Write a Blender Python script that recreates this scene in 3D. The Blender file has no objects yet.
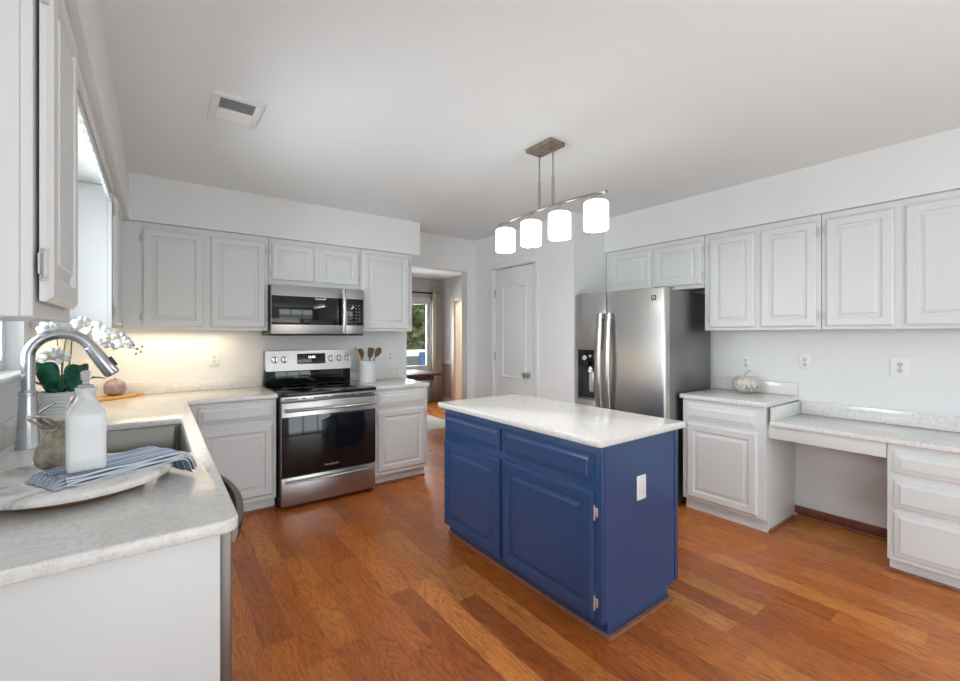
import bpy, bmesh, math, random
from mathutils import Vector, Matrix
PI = math.pi
random.seed(7)
C = bpy.context.scene.collection
S = bpy.context.scene

# ---------------------------------------------------------------- camera, sky, light, exposure
FPX, YAW, CAM_H = 433.0, math.atan2(323, 433), 1.38
cd = bpy.data.cameras.new('camera'); cam = bpy.data.objects.new('camera', cd); C.objects.link(cam)
cd.sensor_fit = 'HORIZONTAL'; cd.sensor_width = 36.0; cd.lens = FPX * 36.0 / 960.0
cd.shift_y = -5.5 / 960.0; cd.clip_start = 0.02
cam.location = (0, 0, CAM_H); cam.rotation_euler = (PI / 2, 0, -YAW)
S.camera = cam
S.view_settings.view_transform = 'Standard'; S.view_settings.look = 'None'
S.view_settings.gamma = 1.0; S.view_settings.use_curve_mapping = False
S.view_settings.exposure = 0.37

w = bpy.data.worlds.new('sky'); S.world = w; w.use_nodes = True
bg = w.node_tree.nodes['Background']; bg.inputs['Color'].default_value = (0.82, 0.925, 1.0, 1); bg.inputs['Strength'].default_value = 2.9

def area(name, loc, direction, sx, sy, power, col=(1, 1, 1), spread=PI):
    l = bpy.data.lights.new(name, 'AREA'); l.shape = 'RECTANGLE'; l.size = sx; l.size_y = sy
    l.energy = power; l.color = col; l.spread = spread
    o = bpy.data.objects.new(name, l); C.objects.link(o); o.location = loc
    o.rotation_euler = Vector(direction).to_track_quat('-Z', 'Y').to_euler()
    return o
# daylight at the windows; unseen side window and patio door added as fill
DAY = (0.88, 0.955, 1.0)
area('daylight_sink_window', (-0.80, 2.41, 1.62), (1, -0.05, -0.02), 1.2, 0.85, 38, DAY)
area('added_side_fill', (-0.80, -1.3, 1.30), (1, 0.30, -0.12), 2.3, 1.1, 25, DAY)
# unseen upward fill just above the floor, added to brighten the ceiling
area('added_ceiling_fill', (0.7, -1.4, 0.06), (0.0, 0.35, 1), 2.2, 2.4, 66, DAY, 2.3)
area('daylight_patio_door', (1.7, -3.45, 1.20), (0, 1, 0.06), 3.2, 2.1, 32, DAY)
area('daylight_dining_window', (3.85, 8.25, 1.4), (0, -1, -0.1), 1.3, 1.3, 60, (0.9, 0.96, 1.0))
area('added_hall_fill', (5.6, 6.8, 2.5), (0, 0, -1), 0.5, 0.5, 26, (1, 0.95, 0.86))  # unseen lamp, added to brighten the cream hall
# warm strips under the corner cabinets
area('undercabinet_strip_back', (0.12, 4.16, 1.405), (0, 0, -1), 0.75, 0.04, 2.0, (1, 0.80, 0.54))
area('undercabinet_strip_side', (-0.36, 3.65, 1.405), (0, 0, -1), 0.04, 0.75, 1.7, (1, 0.80, 0.54))

# ---------------------------------------------------------------- materials
def lin(r, g, b):
    f = lambda c: (c / 12.92 if c <= 0.04045 else ((c + 0.055) / 1.055) ** 2.4)
    return (f(r / 255), f(g / 255), f(b / 255), 1)

def mat(name, col, rough=0.5, metal=0.0, **kw):
    m = bpy.data.materials.new(name); m.use_nodes = True
    b = m.node_tree.nodes['Principled BSDF']
    b.inputs['Base Color'].default_value = col if len(col) == 4 else (*col, 1)
    b.inputs['Roughness'].default_value = rough; b.inputs['Metallic'].default_value = metal
    for k, v in kw.items():
        b.inputs[k.replace('_', ' ')].default_value = v
    return m

class NT:
    def __init__(s, m): s.m = m; s.t = m.node_tree; s.b = s.t.nodes['Principled BSDF']
    def n(s, typ, **kw):
        x = s.t.nodes.new(typ)
        for k, v in kw.items(): setattr(x, k, v)
        return x
    def l(s, a, b): s.t.links.new(a, b)
    def math(s, op, a, b=None):
        x = s.n('ShaderNodeMath', operation=op)
        for i, v in enumerate((a, b)):
            if v is None: continue
            if hasattr(v, 'links'): s.l(v, x.inputs[i])
            else: x.inputs[i].default_value = v
        return x.outputs[0]
    def coords(s, scale=(1, 1, 1), kind='Object'):
        tc = s.n('ShaderNodeTexCoord'); mp = s.n('ShaderNodeMapping'); mp.inputs['Scale'].default_value = scale
        s.l(tc.outputs[kind], mp.inputs['Vector']); return mp.outputs[0]
    def noise(s, vec, scale, detail=3, rough=0.5, dist=0.0):
        x = s.n('ShaderNodeTexNoise'); x.inputs['Scale'].default_value = scale; x.inputs['Detail'].default_value = detail
        x.inputs['Roughness'].default_value = rough; x.inputs['Distortion'].default_value = dist
        if vec is not None: s.l(vec, x.inputs['Vector'])
        return x
    def ramp(s, fac, stops):
        r = s.n('ShaderNodeValToRGB'); e = r.color_ramp.elements
        while len(e) < len(stops): e.new(0.5)
        for i, (p, c) in enumerate(stops): e[i].position = p; e[i].color = c
        s.l(fac, r.inputs[0]); return r.outputs[0]
    def mix(s, f, a, b, blend='MIX'):
        x = s.n('ShaderNodeMixRGB', blend_type=blend)
        for i, v in enumerate((f, a, b)):
            if hasattr(v, 'links'): s.l(v, x.inputs[i])
            else: x.inputs[i].default_value = v
        return x.outputs[0]
    def bump(s, h, strength=0.2, dist=0.01):
        x = s.n('ShaderNodeBump'); x.inputs['Strength'].default_value = strength; x.inputs['Distance'].default_value = dist
        s.l(h, x.inputs['Height']); s.l(x.outputs[0], s.b.inputs['Normal'])

def paint(name, col, rough, amp=0.03, bump=0.04):
    m = mat(name, col, rough); t = NT(m); v = t.coords()
    n = t.noise(v, 3.0, 2); c2 = tuple(x * (1 - amp) for x in col[:3]) + (1,)
    t.l(t.mix(n.outputs[0], col, c2), t.b.inputs['Base Color'])
    n2 = t.noise(v, 220, 2); t.bump(n2.outputs[0], bump, 0.002); return m

def quartz(name):
    m = mat(name, (0.8, 0.8, 0.79), 0.16); t = NT(m); v = t.coords()
    a = t.noise(v, 75, 5, 0.7, 0.3); c = t.ramp(a.outputs[0], [(0.30, lin(200, 198, 193)), (0.46, lin(225, 224, 221)), (0.7, lin(233, 232, 230))])
    b = t.noise(t.coords((1, 2.6, 1)), 11, 6, 0.65, 1.0)
    k = t.ramp(b.outputs[0], [(0.46, (0, 0, 0, 1)), (0.5, (0.22, 0.22, 0.22, 1)), (0.54, (0, 0, 0, 1))])
    c = t.mix(k, c, lin(178, 176, 170)); t.l(c, t.b.inputs['Base Color']); return m

def steel(name, col=(0.58, 0.57, 0.56), rough=0.28, axis='z'):
    m = mat(name, col, rough, 1.0); t = NT(m)
    sc = {'z': (900, 900, 3), 'x': (3, 900, 900), 'y': (900, 3, 900)}[axis]
    n = t.noise(t.coords(sc), 1.0, 1); t.bump(n.outputs[0], 0.015, 0.0005); return m

def wood(name, c1, c2, rough=0.45, scale=(30, 30, 3)):
    m = mat(name, c1, rough); t = NT(m); v = t.coords(scale)
    n = t.noise(v, 1.0, 5, 0.6, 0.8); t.l(t.ramp(n.outputs[0], [(0.35, c1), (0.65, c2)]), t.b.inputs['Base Color']); return m

def plank_floor(name):
    m = mat(name, lin(160, 95, 48), 0.3); t = NT(m)
    tc = t.n('ShaderNodeTexCoord'); sp = t.n('ShaderNodeSeparateXYZ'); t.l(tc.outputs['Object'], sp.inputs[0])
    x, y = sp.outputs[0], sp.outputs[1]
    W = 0.124
    u = t.math('DIVIDE', x, W); ix = t.math('FLOOR', u); fx = t.math('FRACT', u)
    wn = t.n('ShaderNodeTexWhiteNoise', noise_dimensions='1D'); t.l(ix, wn.inputs['W'])
    off = t.math('MULTIPLY', wn.outputs['Value'], 7.3)
    vv = t.math('ADD', t.math('DIVIDE', y, 0.95), off); iy = t.math('FLOOR', vv); fy = t.math('FRACT', vv)
    cell = t.n('ShaderNodeCombineXYZ'); t.l(ix, cell.inputs[0]); t.l(iy, cell.inputs[1])
    wc = t.n('ShaderNodeTexWhiteNoise', noise_dimensions='2D'); t.l(cell.outputs[0], wc.inputs['Vector'])
    base = t.ramp(wc.outputs['Value'], [(0.0, lin(174, 94, 38)), (0.3, lin(190, 107, 45)), (0.7, lin(201, 116, 50)), (1.0, lin(217, 139, 66))])
    # grain stretched along the boards, offset from board to board
    gv = t.n('ShaderNodeCombineXYZ')
    t.l(t.math('ADD', t.math('MULTIPLY', x, 1.0), t.math('MULTIPLY', wc.outputs['Value'], 37.0)), gv.inputs[0])
    t.l(t.math('MULTIPLY', y, 0.13), gv.inputs[1]); t.l(t.math('MULTIPLY', wc.outputs['Value'], 11.0), gv.inputs[2])
    g1 = t.noise(gv.outputs[0], 13, 1.5, 0.5, 0.7)
    rings = t.math('ADD', t.math('MULTIPLY', t.math('SINE', t.math('MULTIPLY', g1.outputs[0], 75.0)), 0.5), 0.5)
    gr = t.ramp(rings, [(0.0, (1, 1, 1, 1)), (0.6, (0.92, 0.91, 0.90, 1)), (1.0, (0.66, 0.63, 0.60, 1))])
    c = t.mix(0.85, base, gr, 'MULTIPLY')
    g2 = t.noise(gv.outputs[0], 150, 3, 0.6)
    gr2 = t.ramp(g2.outputs[0], [(0.36, (0.60, 0.57, 0.54, 1)), (0.52, (1, 1, 1, 1))])
    c = t.mix(0.75, c, gr2, 'MULTIPLY')
    ex = t.math('MINIMUM', fx, t.math('SUBTRACT', 1.0, fx)); ey = t.math('MINIMUM', fy, t.math('SUBTRACT', 1.0, fy))
    sx = t.math('LESS_THAN', ex, 0.010); sy = t.math('LESS_THAN', ey, 0.0015)
    seam = t.math('MAXIMUM', sx, sy)
    c = t.mix(t.math('MULTIPLY', seam, 0.35), c, lin(70, 36, 16)); t.l(c, t.b.inputs['Base Color'])
    rr = t.ramp(g1.outputs[0], [(0.3, (0.26,) * 3 + (1,)), (0.7, (0.36,) * 3 + (1,))]); t.l(rr, t.b.inputs['Roughness'])
    h = t.math('SUBTRACT', t.math('MULTIPLY', g2.outputs[0], 0.25), seam); t.bump(h, 0.12, 0.003); return m

def glass_mat(name, tint=(1, 1, 1, 1)):
    m = bpy.data.materials.new(name); m.use_nodes = True; t = m.node_tree; t.nodes.clear()
    o = t.nodes.new('ShaderNodeOutputMaterial'); mx = t.nodes.new('ShaderNodeMixShader'); tr = t.nodes.new('ShaderNodeBsdfTransparent')
    gl = t.nodes.new('ShaderNodeBsdfGlossy'); fr = t.nodes.new('ShaderNodeFresnel'); fr.inputs[0].default_value = 1.45
    tr.inputs[0].default_value = tint; gl.inputs['Roughness'].default_value = 0.02
    t.links.new(fr.outputs[0], mx.inputs[0]); t.links.new(tr.outputs[0], mx.inputs[1]); t.links.new(gl.outputs[0], mx.inputs[2]); t.links.new(mx.outputs[0], o.inputs[0])
    return m

def emit(name, col, strength, base=(0.8, 0.8, 0.8, 1)):
    m = mat(name, base, 0.35); b = m.node_tree.nodes['Principled BSDF']
    b.inputs['Emission Color'].default_value = col; b.inputs['Emission Strength'].default_value = strength; return m

M = dict(
    wall=paint('wall_paint', (0.80, 0.80, 0.80, 1), 0.7), ceil=paint('ceiling_paint', (0.81, 0.85, 0.865, 1), 0.8),
    trim=paint('trim_paint', (0.785, 0.80, 0.80, 1), 0.4), cab=paint('cabinet_paint', (0.715, 0.727, 0.725, 1), 0.38, 0.02, 0.02),
    bluecab=paint('blue_cabinet_paint', lin(46, 74, 118), 0.22, 0.05, 0.015),
    quartz=quartz('quartz'), steel=steel('brushed_steel'), steelx=steel('brushed_steel_horizontal', (0.44, 0.43, 0.42), 0.30, 'x'), sinksteel=steel('sink_steel', (0.30, 0.285, 0.27), 0.30, 'x'),
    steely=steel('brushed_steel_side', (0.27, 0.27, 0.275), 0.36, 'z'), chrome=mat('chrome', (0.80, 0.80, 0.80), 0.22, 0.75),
    nickel=steel('brushed_nickel', (0.45, 0.43, 0.40), 0.3), faucet=steel('faucet_steel', (0.50, 0.51, 0.53), 0.24),
    black=mat('black_glass', (0.006, 0.006, 0.007), 0.06, 0.0), blackp=mat('black_plastic', (0.02, 0.02, 0.021), 0.35),
    dark=mat('dark_gap', (0.01, 0.01, 0.01), 0.8), grayp=mat('grey_plastic', (0.3, 0.3, 0.31), 0.4),
    hinge=mat('painted_hinge', (0.60, 0.60, 0.59), 0.35, 0.1), floor=plank_floor('oak_floor'),
    shoe=wood('shoe_molding_wood', lin(128, 84, 62), lin(152, 104, 80), 0.4), base=wood('brown_baseboard', lin(112, 66, 44), lin(130, 80, 56), 0.35),
    glass=glass_mat('window_glass'), white=mat('white_ceramic', (0.71, 0.72, 0.73), 0.16), plastic=mat('white_plastic', (0.82, 0.82, 0.81), 0.3),
)

# ---------------------------------------------------------------- mesh helpers
def merge(bm, src, mx=None):
    me = bpy.data.meshes.new('t'); src.to_mesh(me); src.free()
    if mx is not None: me.transform(mx)
    bm.from_mesh(me); bpy.data.meshes.remove(me)

def box(bm, x0, x1, y0, y1, z0, z1, bev=0.0, seg=2, mx=None):
    b = bmesh.new()
    v = [b.verts.new((x, y, z)) for x in (x0, x1) for y in (y0, y1) for z in (z0, z1)]
    for f in ((0, 1, 3, 2), (4, 6, 7, 5), (0, 4, 5, 1), (2, 3, 7, 6), (0, 2, 6, 4), (1, 5, 7, 3)): b.faces.new([v[i] for i in f])
    bmesh.ops.recalc_face_normals(b, faces=b.faces)
    if bev > 0: bmesh.ops.bevel(b, geom=list(b.edges), offset=bev, segments=seg, profile=0.5, affect='EDGES')
    merge(bm, b, mx)

def tube(bm, pts, r, seg=12, cap=True, flat=None):
    """round sweep through pts; r a number or one per point; flat=(a,b) gives an elliptical section"""
    pts = [Vector(p) for p in pts]; n = len(pts); rs = r if isinstance(r, (list, tuple)) else [r] * n
    rings = []; prev = None
    for i, p in enumerate(pts):
        t = (pts[min(i + 1, n - 1)] - pts[max(i - 1, 0)]).normalized()
        if prev is None:
            a = Vector((0, 0, 1)) if abs(t.z) < 0.9 else Vector((1, 0, 0)); u = t.cross(a).normalized()
        else:
            u = (prev - t * prev.dot(t)).normalized()
        prev = u; v = t.cross(u)
        fa, fb = flat or (1, 1)
        rings.append([bm.verts.new(p + (u * math.cos(2 * PI * k / seg) * fa + v * math.sin(2 * PI * k / seg) * fb) * rs[i]) for k in range(seg)])
    for a, b in zip(rings, rings[1:]):
        for k in range(seg): bm.faces.new((a[k], a[(k + 1) % seg], b[(k + 1) % seg], b[k]))
    if cap: bm.faces.new(list(reversed(rings[0]))); bm.faces.new(rings[-1])

def lathe(bm, prof, c=(0, 0, 0), seg=32, mx=None, square=None):
    b = bmesh.new(); rings = []
    for r, z in prof:
        rings.append([b.verts.new((r * math.cos(2 * PI * k / seg), r * math.sin(2 * PI * k / seg), z)) for k in range(seg)])
    for a, d in zip(rings, rings[1:]):
        for k in range(seg): b.faces.new((a[k], a[(k + 1) % seg], d[(k + 1) % seg], d[k]))
    if prof[0][0] > 1e-4: b.faces.new(list(reversed(rings[0])))
    if prof[-1][0] > 1e-4: b.faces.new(rings[-1])
    bmesh.ops.remove_doubles(b, verts=b.verts, dist=1e-5)
    bmesh.ops.recalc_face_normals(b, faces=b.faces)
    merge(bm, b, Matrix.Translation(c) @ (mx or Matrix()))

def slab(bm, outer, z0, z1, hole=None, bev=0.006, seg=3, mx=None):
    """flat slab from a 2D outline with an optional hole, edges eased"""
    b = bmesh.new(); ed = []
    for loop in [outer] + ([hole] if hole else []):
        vs = [b.verts.new((x, y, z0)) for x, y in loop]
        ed += [b.edges.new((vs[i], vs[(i + 1) % len(vs)])) for i in range(len(vs))]
    bmesh.ops.triangle_fill(b, use_beauty=True, use_dissolve=True, edges=ed)
    bmesh.ops.dissolve_limit(b, angle_limit=0.01, verts=b.verts, edges=b.edges)
    r = bmesh.ops.extrude_face_region(b, geom=list(b.faces))
    bmesh.ops.translate(b, vec=(0, 0, z1 - z0), verts=[v for v in r['geom'] if isinstance(v, bmesh.types.BMVert)])
    bmesh.ops.recalc_face_normals(b, faces=b.faces)
    if bev:
        e = [x for x in b.edges if len(x.link_faces) == 2 and x.calc_face_angle(0) > 1.0 and abs(x.verts[0].co.z - x.verts[1].co.z) < 1e-6]
        bmesh.ops.bevel(b, geom=e, offset=bev, segments=seg, profile=0.5, affect='EDGES')
    merge(bm, b, mx)

def panel(bm, x0, x1, z0, z1, loops, y=0.0):
    """raised panel: nested rectangles (inset, height towards -y)"""
    prev = None
    for ins, h in loops:
        r = [bm.verts.new(p) for p in ((x0 + ins, y - h, z0 + ins), (x1 - ins, y - h, z0 + ins), (x1 - ins, y - h, z1 - ins), (x0 + ins, y - h, z1 - ins))]
        if prev:
            for k in range(4): bm.faces.new((prev[k], prev[(k + 1) % 4], r[(k + 1) % 4], r[k]))
        else: bm.faces.new(list(reversed(r)))
        prev = r
    bm.faces.new(prev)

def rrect(x0, x1, y0, y1, r, n=5):
    out = []
    for cx, cy, a in ((x1 - r, y1 - r, 0), (x0 + r, y1 - r, PI / 2), (x0 + r, y0 + r, PI), (x1 - r, y0 + r, 1.5 * PI)):
        out += [(cx + r * math.cos(a + PI / 2 * k / n), cy + r * math.sin(a + PI / 2 * k / n)) for k in range(n + 1)]
    return out

def root_mx(p):
    while p.parent: p = p.parent
    return Matrix.Translation(p.location) @ Matrix.Rotation(p.rotation_euler.z, 4, 'Z')

def obj(name, bm, m, parent=None, local=False, angle=35, org=None):
    me = bpy.data.meshes.new(name); bm.normal_update(); bm.to_mesh(me); bm.free()
    me.shade_smooth(); me.set_sharp_from_angle(angle=math.radians(angle))
    me.materials.append(M[m] if isinstance(m, str) else m)
    o = bpy.data.objects.new(name, me); C.objects.link(o)
    if parent is not None:
        o.parent = parent
        if not local: me.transform(root_mx(parent).inverted())
    elif org is not None:
        me.transform(Matrix.Translation(-Vector(org))); o.location = org
    return o

def tag(o, label, cat, group=None):
    o['label'] = label; o['category'] = cat
    if group: o['group'] = group
    return o

def thing(name, label, cat, loc, rot=0.0, group=None):
    o = bpy.data.objects.new(name, None); C.objects.link(o); o.location = loc; o.rotation_euler = (0, 0, rot); o.empty_display_size = 0.1
    return tag(o, label, cat, group)

def struct(name, bm, m, angle=35):
    o = obj(name, bm, m, angle=angle); o['kind'] = 'structure'; return o

def B(*a, **k):
    b = bmesh.new(); box(b, *a, **k); return b

def text(name, s, size, mx, m, parent):
    cu = bpy.data.curves.new(name, 'FONT'); cu.body = s; cu.size = size; cu.extrude = 0.0004; cu.align_x = 'CENTER'; cu.align_y = 'CENTER'
    tmp = bpy.data.objects.new('lettering', cu); C.objects.link(tmp); bpy.context.view_layer.update()
    me = bpy.data.meshes.new_from_object(tmp.evaluated_get(bpy.context.evaluated_depsgraph_get())); bpy.data.objects.remove(tmp); bpy.data.curves.remove(cu)
    me.transform(root_mx(parent).inverted() @ mx); me.materials.clear(); me.materials.append(M[m])
    o = bpy.data.objects.new(name, me); C.objects.link(o); o.parent = parent; return o

def holed_wall(name, axis, a0, a1, t0, t1, z0, z1, holes, m):
    """wall along 'x' or 'y' of thickness t0..t1 with rectangular holes (a0,a1,z0,z1)"""
    bm = bmesh.new()
    def bb(p0, p1, q0, q1):
        if p1 - p0 < 1e-4 or q1 - q0 < 1e-4: return
        if axis == 'x': box(bm, p0, p1, t0, t1, q0, q1)
        else: box(bm, t0, t1, p0, p1, q0, q1)
    cur = a0
    for h0, h1, hz0, hz1 in sorted(holes):
        bb(cur, h0, z0, z1); bb(h0, h1, z0, hz0); bb(h0, h1, hz1, z1); cur = h1
    bb(cur, a1, z0, z1)
    return struct(name, bm, m)

# ---------------------------------------------------------------- room shell
XL, XR, YB, ZC, YR = -0.52, 3.93, 4.32, 2.54, -3.2
struct('floor', B(-0.64, 6.4, YR - .2, 8.02, -0.1, 0.0), 'floor')
struct('ceiling', B(-0.64, 6.4, YR - .12, 8.02, ZC, ZC + 0.1), 'ceil')
holed_wall('wall_left', 'y', YR, YB + .12, XL - 0.12, XL, 0, ZC, [(1.80, 3.02, 1.214, 2.10), (-2.4, -0.2, 0.85, 2.15)], 'wall')
holed_wall('wall_back', 'x', XL, 3.14, YB, YB + .12, 0, ZC, [(2.21, 3.03, 0, 2.155)], 'wall')
struct('wall_right', B(XR, XR + .12, YR, 2.735, 0, ZC), 'wall')
holed_wall('wall_rear', 'x', XL - .12, XR + .12, YR - .12, YR, 0, ZC, [(0.1, 3.3, 0, 2.2)], 'wall')
holed_wall('wall_pantry', 'y', 2.735, YB + .12, 3.14, 3.24, 0, ZC, [(3.258, 3.924, 0, 2.137)], 'wall')
struct('wall_alcove', B(3.24, XR + .12, 2.735, 2.835, 0, ZC), 'wall')
# soffits over the wall cabinets
struct('wall_soffit_left', B(XL, -0.16, 0.55, YB, 2.205, ZC), 'wall')
struct('wall_soffit_back', B(-0.16, 2.183, 3.965, YB, 2.205, ZC), 'wall')
struct('wall_soffit_right', B(3.60, XR, YR, 2.735, 2.205, ZC), 'wall')
# dining room beyond the doorway
holed_wall('wall_dining_far', 'x', 0.4, 4.91, 7.9, 8.02, 0, ZC, [(3.1, 4.58, 0.70, 2.06)], paint('dining_paint', (0.66, 0.655, 0.65, 1), 0.7))
holed_wall('wall_dining_right', 'y', YB + .12, 7.9, 4.79, 4.91, 0, ZC, [(6.25, 7.26, 0, 2.06)], M['wall'])
struct('wall_dining_left', B(0.3, 0.4, YB + .12, 8.02, 0, ZC), 'wall')
struct('wall_dining_near', B(3.24, 4.91, YB, YB + .12, 0, ZC), 'wall')
M['cream'] = paint('hall_cream', lin(235, 222, 196), 0.7)
struct('wall_hall', B(6.2, 6.3, 4.4, 8.02, 0, ZC), 'cream'); struct('wall_hall_far', B(4.92, 6.2, 7.9, 8.02, 0, ZC), 'cream'); struct('wall_hall_near', B(4.92, 6.2, 4.4, 4.5, 0, ZC), 'cream')

# doorway casing, baseboards, chair rail
bm = bmesh.new()
box(bm, 4.765, 4.789, 7.26, 7.36, 0, 2.14, .003); box(bm, 4.765, 4.789, 6.15, 6.25, 0, 2.14, .003); box(bm, 4.765, 4.789, 6.25, 7.26, 2.06, 2.14, .003)
box(bm, 4.79, 4.91, 7.245, 7.2595, 0, 2.06); struct('trim_1', bm, paint('cream_trim', lin(240, 230, 212), 0.45))
bm = bmesh.new(); box(bm, 4.762, 4.789, 7.361, 7.9, 0.79, 0.86, .006); box(bm, 0.4, 4.79, 7.875, 7.9, 0.60, 0.66, .006); struct('trim_2', bm, 'trim')
struct('trim_3', B(4.778, 4.789, 7.361, 7.9, 0.1, 0.79), paint('wainscot_paint', lin(176, 164, 148), 0.6))
bm = bmesh.new(); box(bm, 3.905, 3.9295, 0.606, 1.215, 0.024, 0.08, .004); struct('baseboard_right', bm, 'base')
bm = bmesh.new(); box(bm, 3.895, 3.9295, 0.606, 1.198, 0.0, 0.022, .006); struct('baseboard_shoe_right', bm, 'shoe')
bm = bmesh.new(); box(bm, 3.122, 3.1395, 2.735, 3.19, 0, 0.1, .004); box(bm, 3.122, 3.1395, 3.992, YB - .02, 0, 0.1, .004); struct('baseboard_pantry', bm, 'trim')

# scalloped valance between the cabinets over the sink window
bm = bmesh.new(); b = bmesh.new(); N = 120
for i in range(N):
    ya, yb = 1.702 + 1.436 * i / N, 1.702 + 1.436 * (i + 1) / N
    f = lambda y: 2.118 + 0.010 * abs(math.sin((y - 1.70) * PI / 0.09))
    box(bm, -0.218, -0.205, ya, yb, f((ya + yb) / 2), 2.204)
bmesh.ops.remove_doubles(bm, verts=bm.verts, dist=1e-5); b.free(); struct('trim_4', bm, 'trim')
struct('trim_5', B(-0.2045, -0.190, 1.702, 3.138, 2.165, 2.2045, .004), 'cab')

# windows
def window(name, axis, a0, a1, z0, z1, t, fw, mull, m='trim', rail=True):
    root = bpy.data.objects.new(name, None); C.objects.link(root); root['kind'] = 'structure'
    root.location = ((t, (a0 + a1) / 2, z0) if axis == 'y' else ((a0 + a1) / 2, t, z0))
    def bb(bm, p0, p1, q0, q1, d, bev=.003):
        if axis == 'x': box(bm, p0, p1, t - d, t + d, q0, q1, bev)
        else: box(bm, t - d, t + d, p0, p1, q0, q1, bev)
    bm = bmesh.new(); bb(bm, a0, a0 + fw, z0, z1, .025); bb(bm, a1 - fw, a1, z0, z1, .025); bb(bm, a0 + fw, a1 - fw, z0, z0 + fw, .025); bb(bm, a0 + fw, a1 - fw, z1 - fw, z1, .025)
    for k in range(1, mull + 1):
        p = a0 + (a1 - a0) * k / (mull + 1); bb(bm, p - fw / 2, p + fw / 2, z0 + fw, z1 - fw, .02)
    if rail: bb(bm, a0 + fw, a1 - fw, (z0 + z1) / 2 - .02, (z0 + z1) / 2 + .02, .0195)
    obj('window_frame', bm, m, root)
    bm = bmesh.new(); bb(bm, a0 + fw * .8, a1 - fw * .8, z0 + fw * .8, z1 - fw * .8, .003, 0); obj('window_pane', bm, 'glass', root)
    return root
w1 = window('window_1', 'y', 1.801, 3.019, 1.216, 2.099, -0.608, 0.045, 1)
obj('window_sill', B(-0.58, -0.475, 1.77, 3.05, 1.19, 1.2135, .006), 'trim', w1)
window('window_2', 'y', -2.399, -0.201, 0.851, 2.149, -0.59, 0.05, 2)  # unseen window, put in for more even light from the left
window('window_3', 'x', 0.101, 3.299, 0.001, 2.199, YR - .06, 0.07, 2, rail=False)  # unseen glazed door, put in to light the cabinet fronts
w4 = window('window_4', 'x', 3.101, 4.579, 0.701, 2.059, 7.96, 0.045, 0, rail=False)
bm = bmesh.new(); box(bm, 3.0, 3.1, 7.872, 7.899, 0.66, 2.16, .004); box(bm, 4.58, 4.67, 7.872, 7.899, 0.66, 2.16, .004); box(bm, 3.1, 4.58, 7.872, 7.899, 2.06, 2.16, .004)
obj('window_casing', bm, 'trim', w4)

# pantry door: two panels, the upper one with an arched head
d1 = bpy.data.objects.new('door_1', None); C.objects.link(d1); d1['kind'] = 'structure'; d1.location = (3.14, 3.924, 0); d1.rotation_euler.z = -PI / 2
DW, DH = 0.660, 2.125
def arch_panel(bm, x0, x1, z0, z1, rise, loops):
    def outline(ins):
        a, b_, lo = x0 + ins, x1 - ins, z0 + ins
        o = [(a, lo), (b_, lo)]; n = 20
        for k in range(n + 1):
            s = k / n; x = b_ + (a - b_) * s; e = abs(2 * s - 1)
            top = z1 - ins + (rise * (0.5 + 0.5 * math.cos(PI * min(1, e / 0.75))) if rise else 0); o.append((x, top))
        return o
    prev = None
    for ins, y in loops:
        r = [bm.verts.new((x, y, z)) for x, z in outline(ins)]
        if prev:
            for k in range(len(r)): bm.faces.new((prev[k], prev[(k + 1) % len(r)], r[(k + 1) % len(r)], r[k]))
        prev = r
    bm.faces.new(prev)
bm = bmesh.new(); box(bm, 0.003, DW, 0.012, 0.046, 0.008, DH, 0.002)
lp = [(0, 0.0121), (0.006, 0.0095), (0.014, 0.006), (0.024, 0.0118), (0.032, 0.012), (0.06, 0.008)]
arch_panel(bm, 0.12, DW - 0.135, 0.90, 1.925, 0.05, [(0, 0.0119), (0.006, 0.005), (0.016, 0.005), (0.022, 0.0112), (0.034, 0.0112), (0.06, 0.007)])
arch_panel(bm, 0.12, DW - 0.135, 0.22, 0.76, 0, [(0, 0.0119), (0.006, 0.005), (0.016, 0.005), (0.022, 0.0112), (0.034, 0.0112), (0.06, 0.007)])
obj('door_leaf', bm, 'trim', d1, local=True)
bm = bmesh.new(); box(bm, -0.072, -0.004, -0.018, -0.0005, 0, 2.14, .005); box(bm, DW + 0.008, DW + 0.076, -0.018, -0.0005, 0, 2.14, .005); box(bm, -0.072, DW + 0.076, -0.018, -0.0005, 2.14, 2.212, .005)
obj('door_casing', bm, 'trim', d1, local=True)
RX = Matrix.Rotation(PI / 2, 4, 'X')
bm = bmesh.new(); lathe(bm, [(0.018, 0), (.010, .010), (.009, .028), (.020, .034), (.029, .048), (.027, .062), (.012, .068), (0, .0685)], (DW - 0.105, 0.0085, 0.955), 28, RX)
obj('door_knob', bm, 'nickel', d1, local=True)
bm = bmesh.new(); lathe(bm, [(0.040, 0), (0.040, .003), (.034, .006), (.018, .007)], (DW - 0.105, 0.0115, 0.955), 28, RX); obj('knob_rose', bm, 'chrome', d1, local=True)
for z in (0.3, 1.13, 1.86):
    bm = bmesh.new(); tube(bm, [(0.0, 0.004, z - .045), (0.0, 0.004, z + .045)], .007, 10); box(bm, -.022, .0, 0.0005, .003, z - .045, z + .045); obj('door_hinge', bm, 'nickel', d1, local=True)

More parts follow.
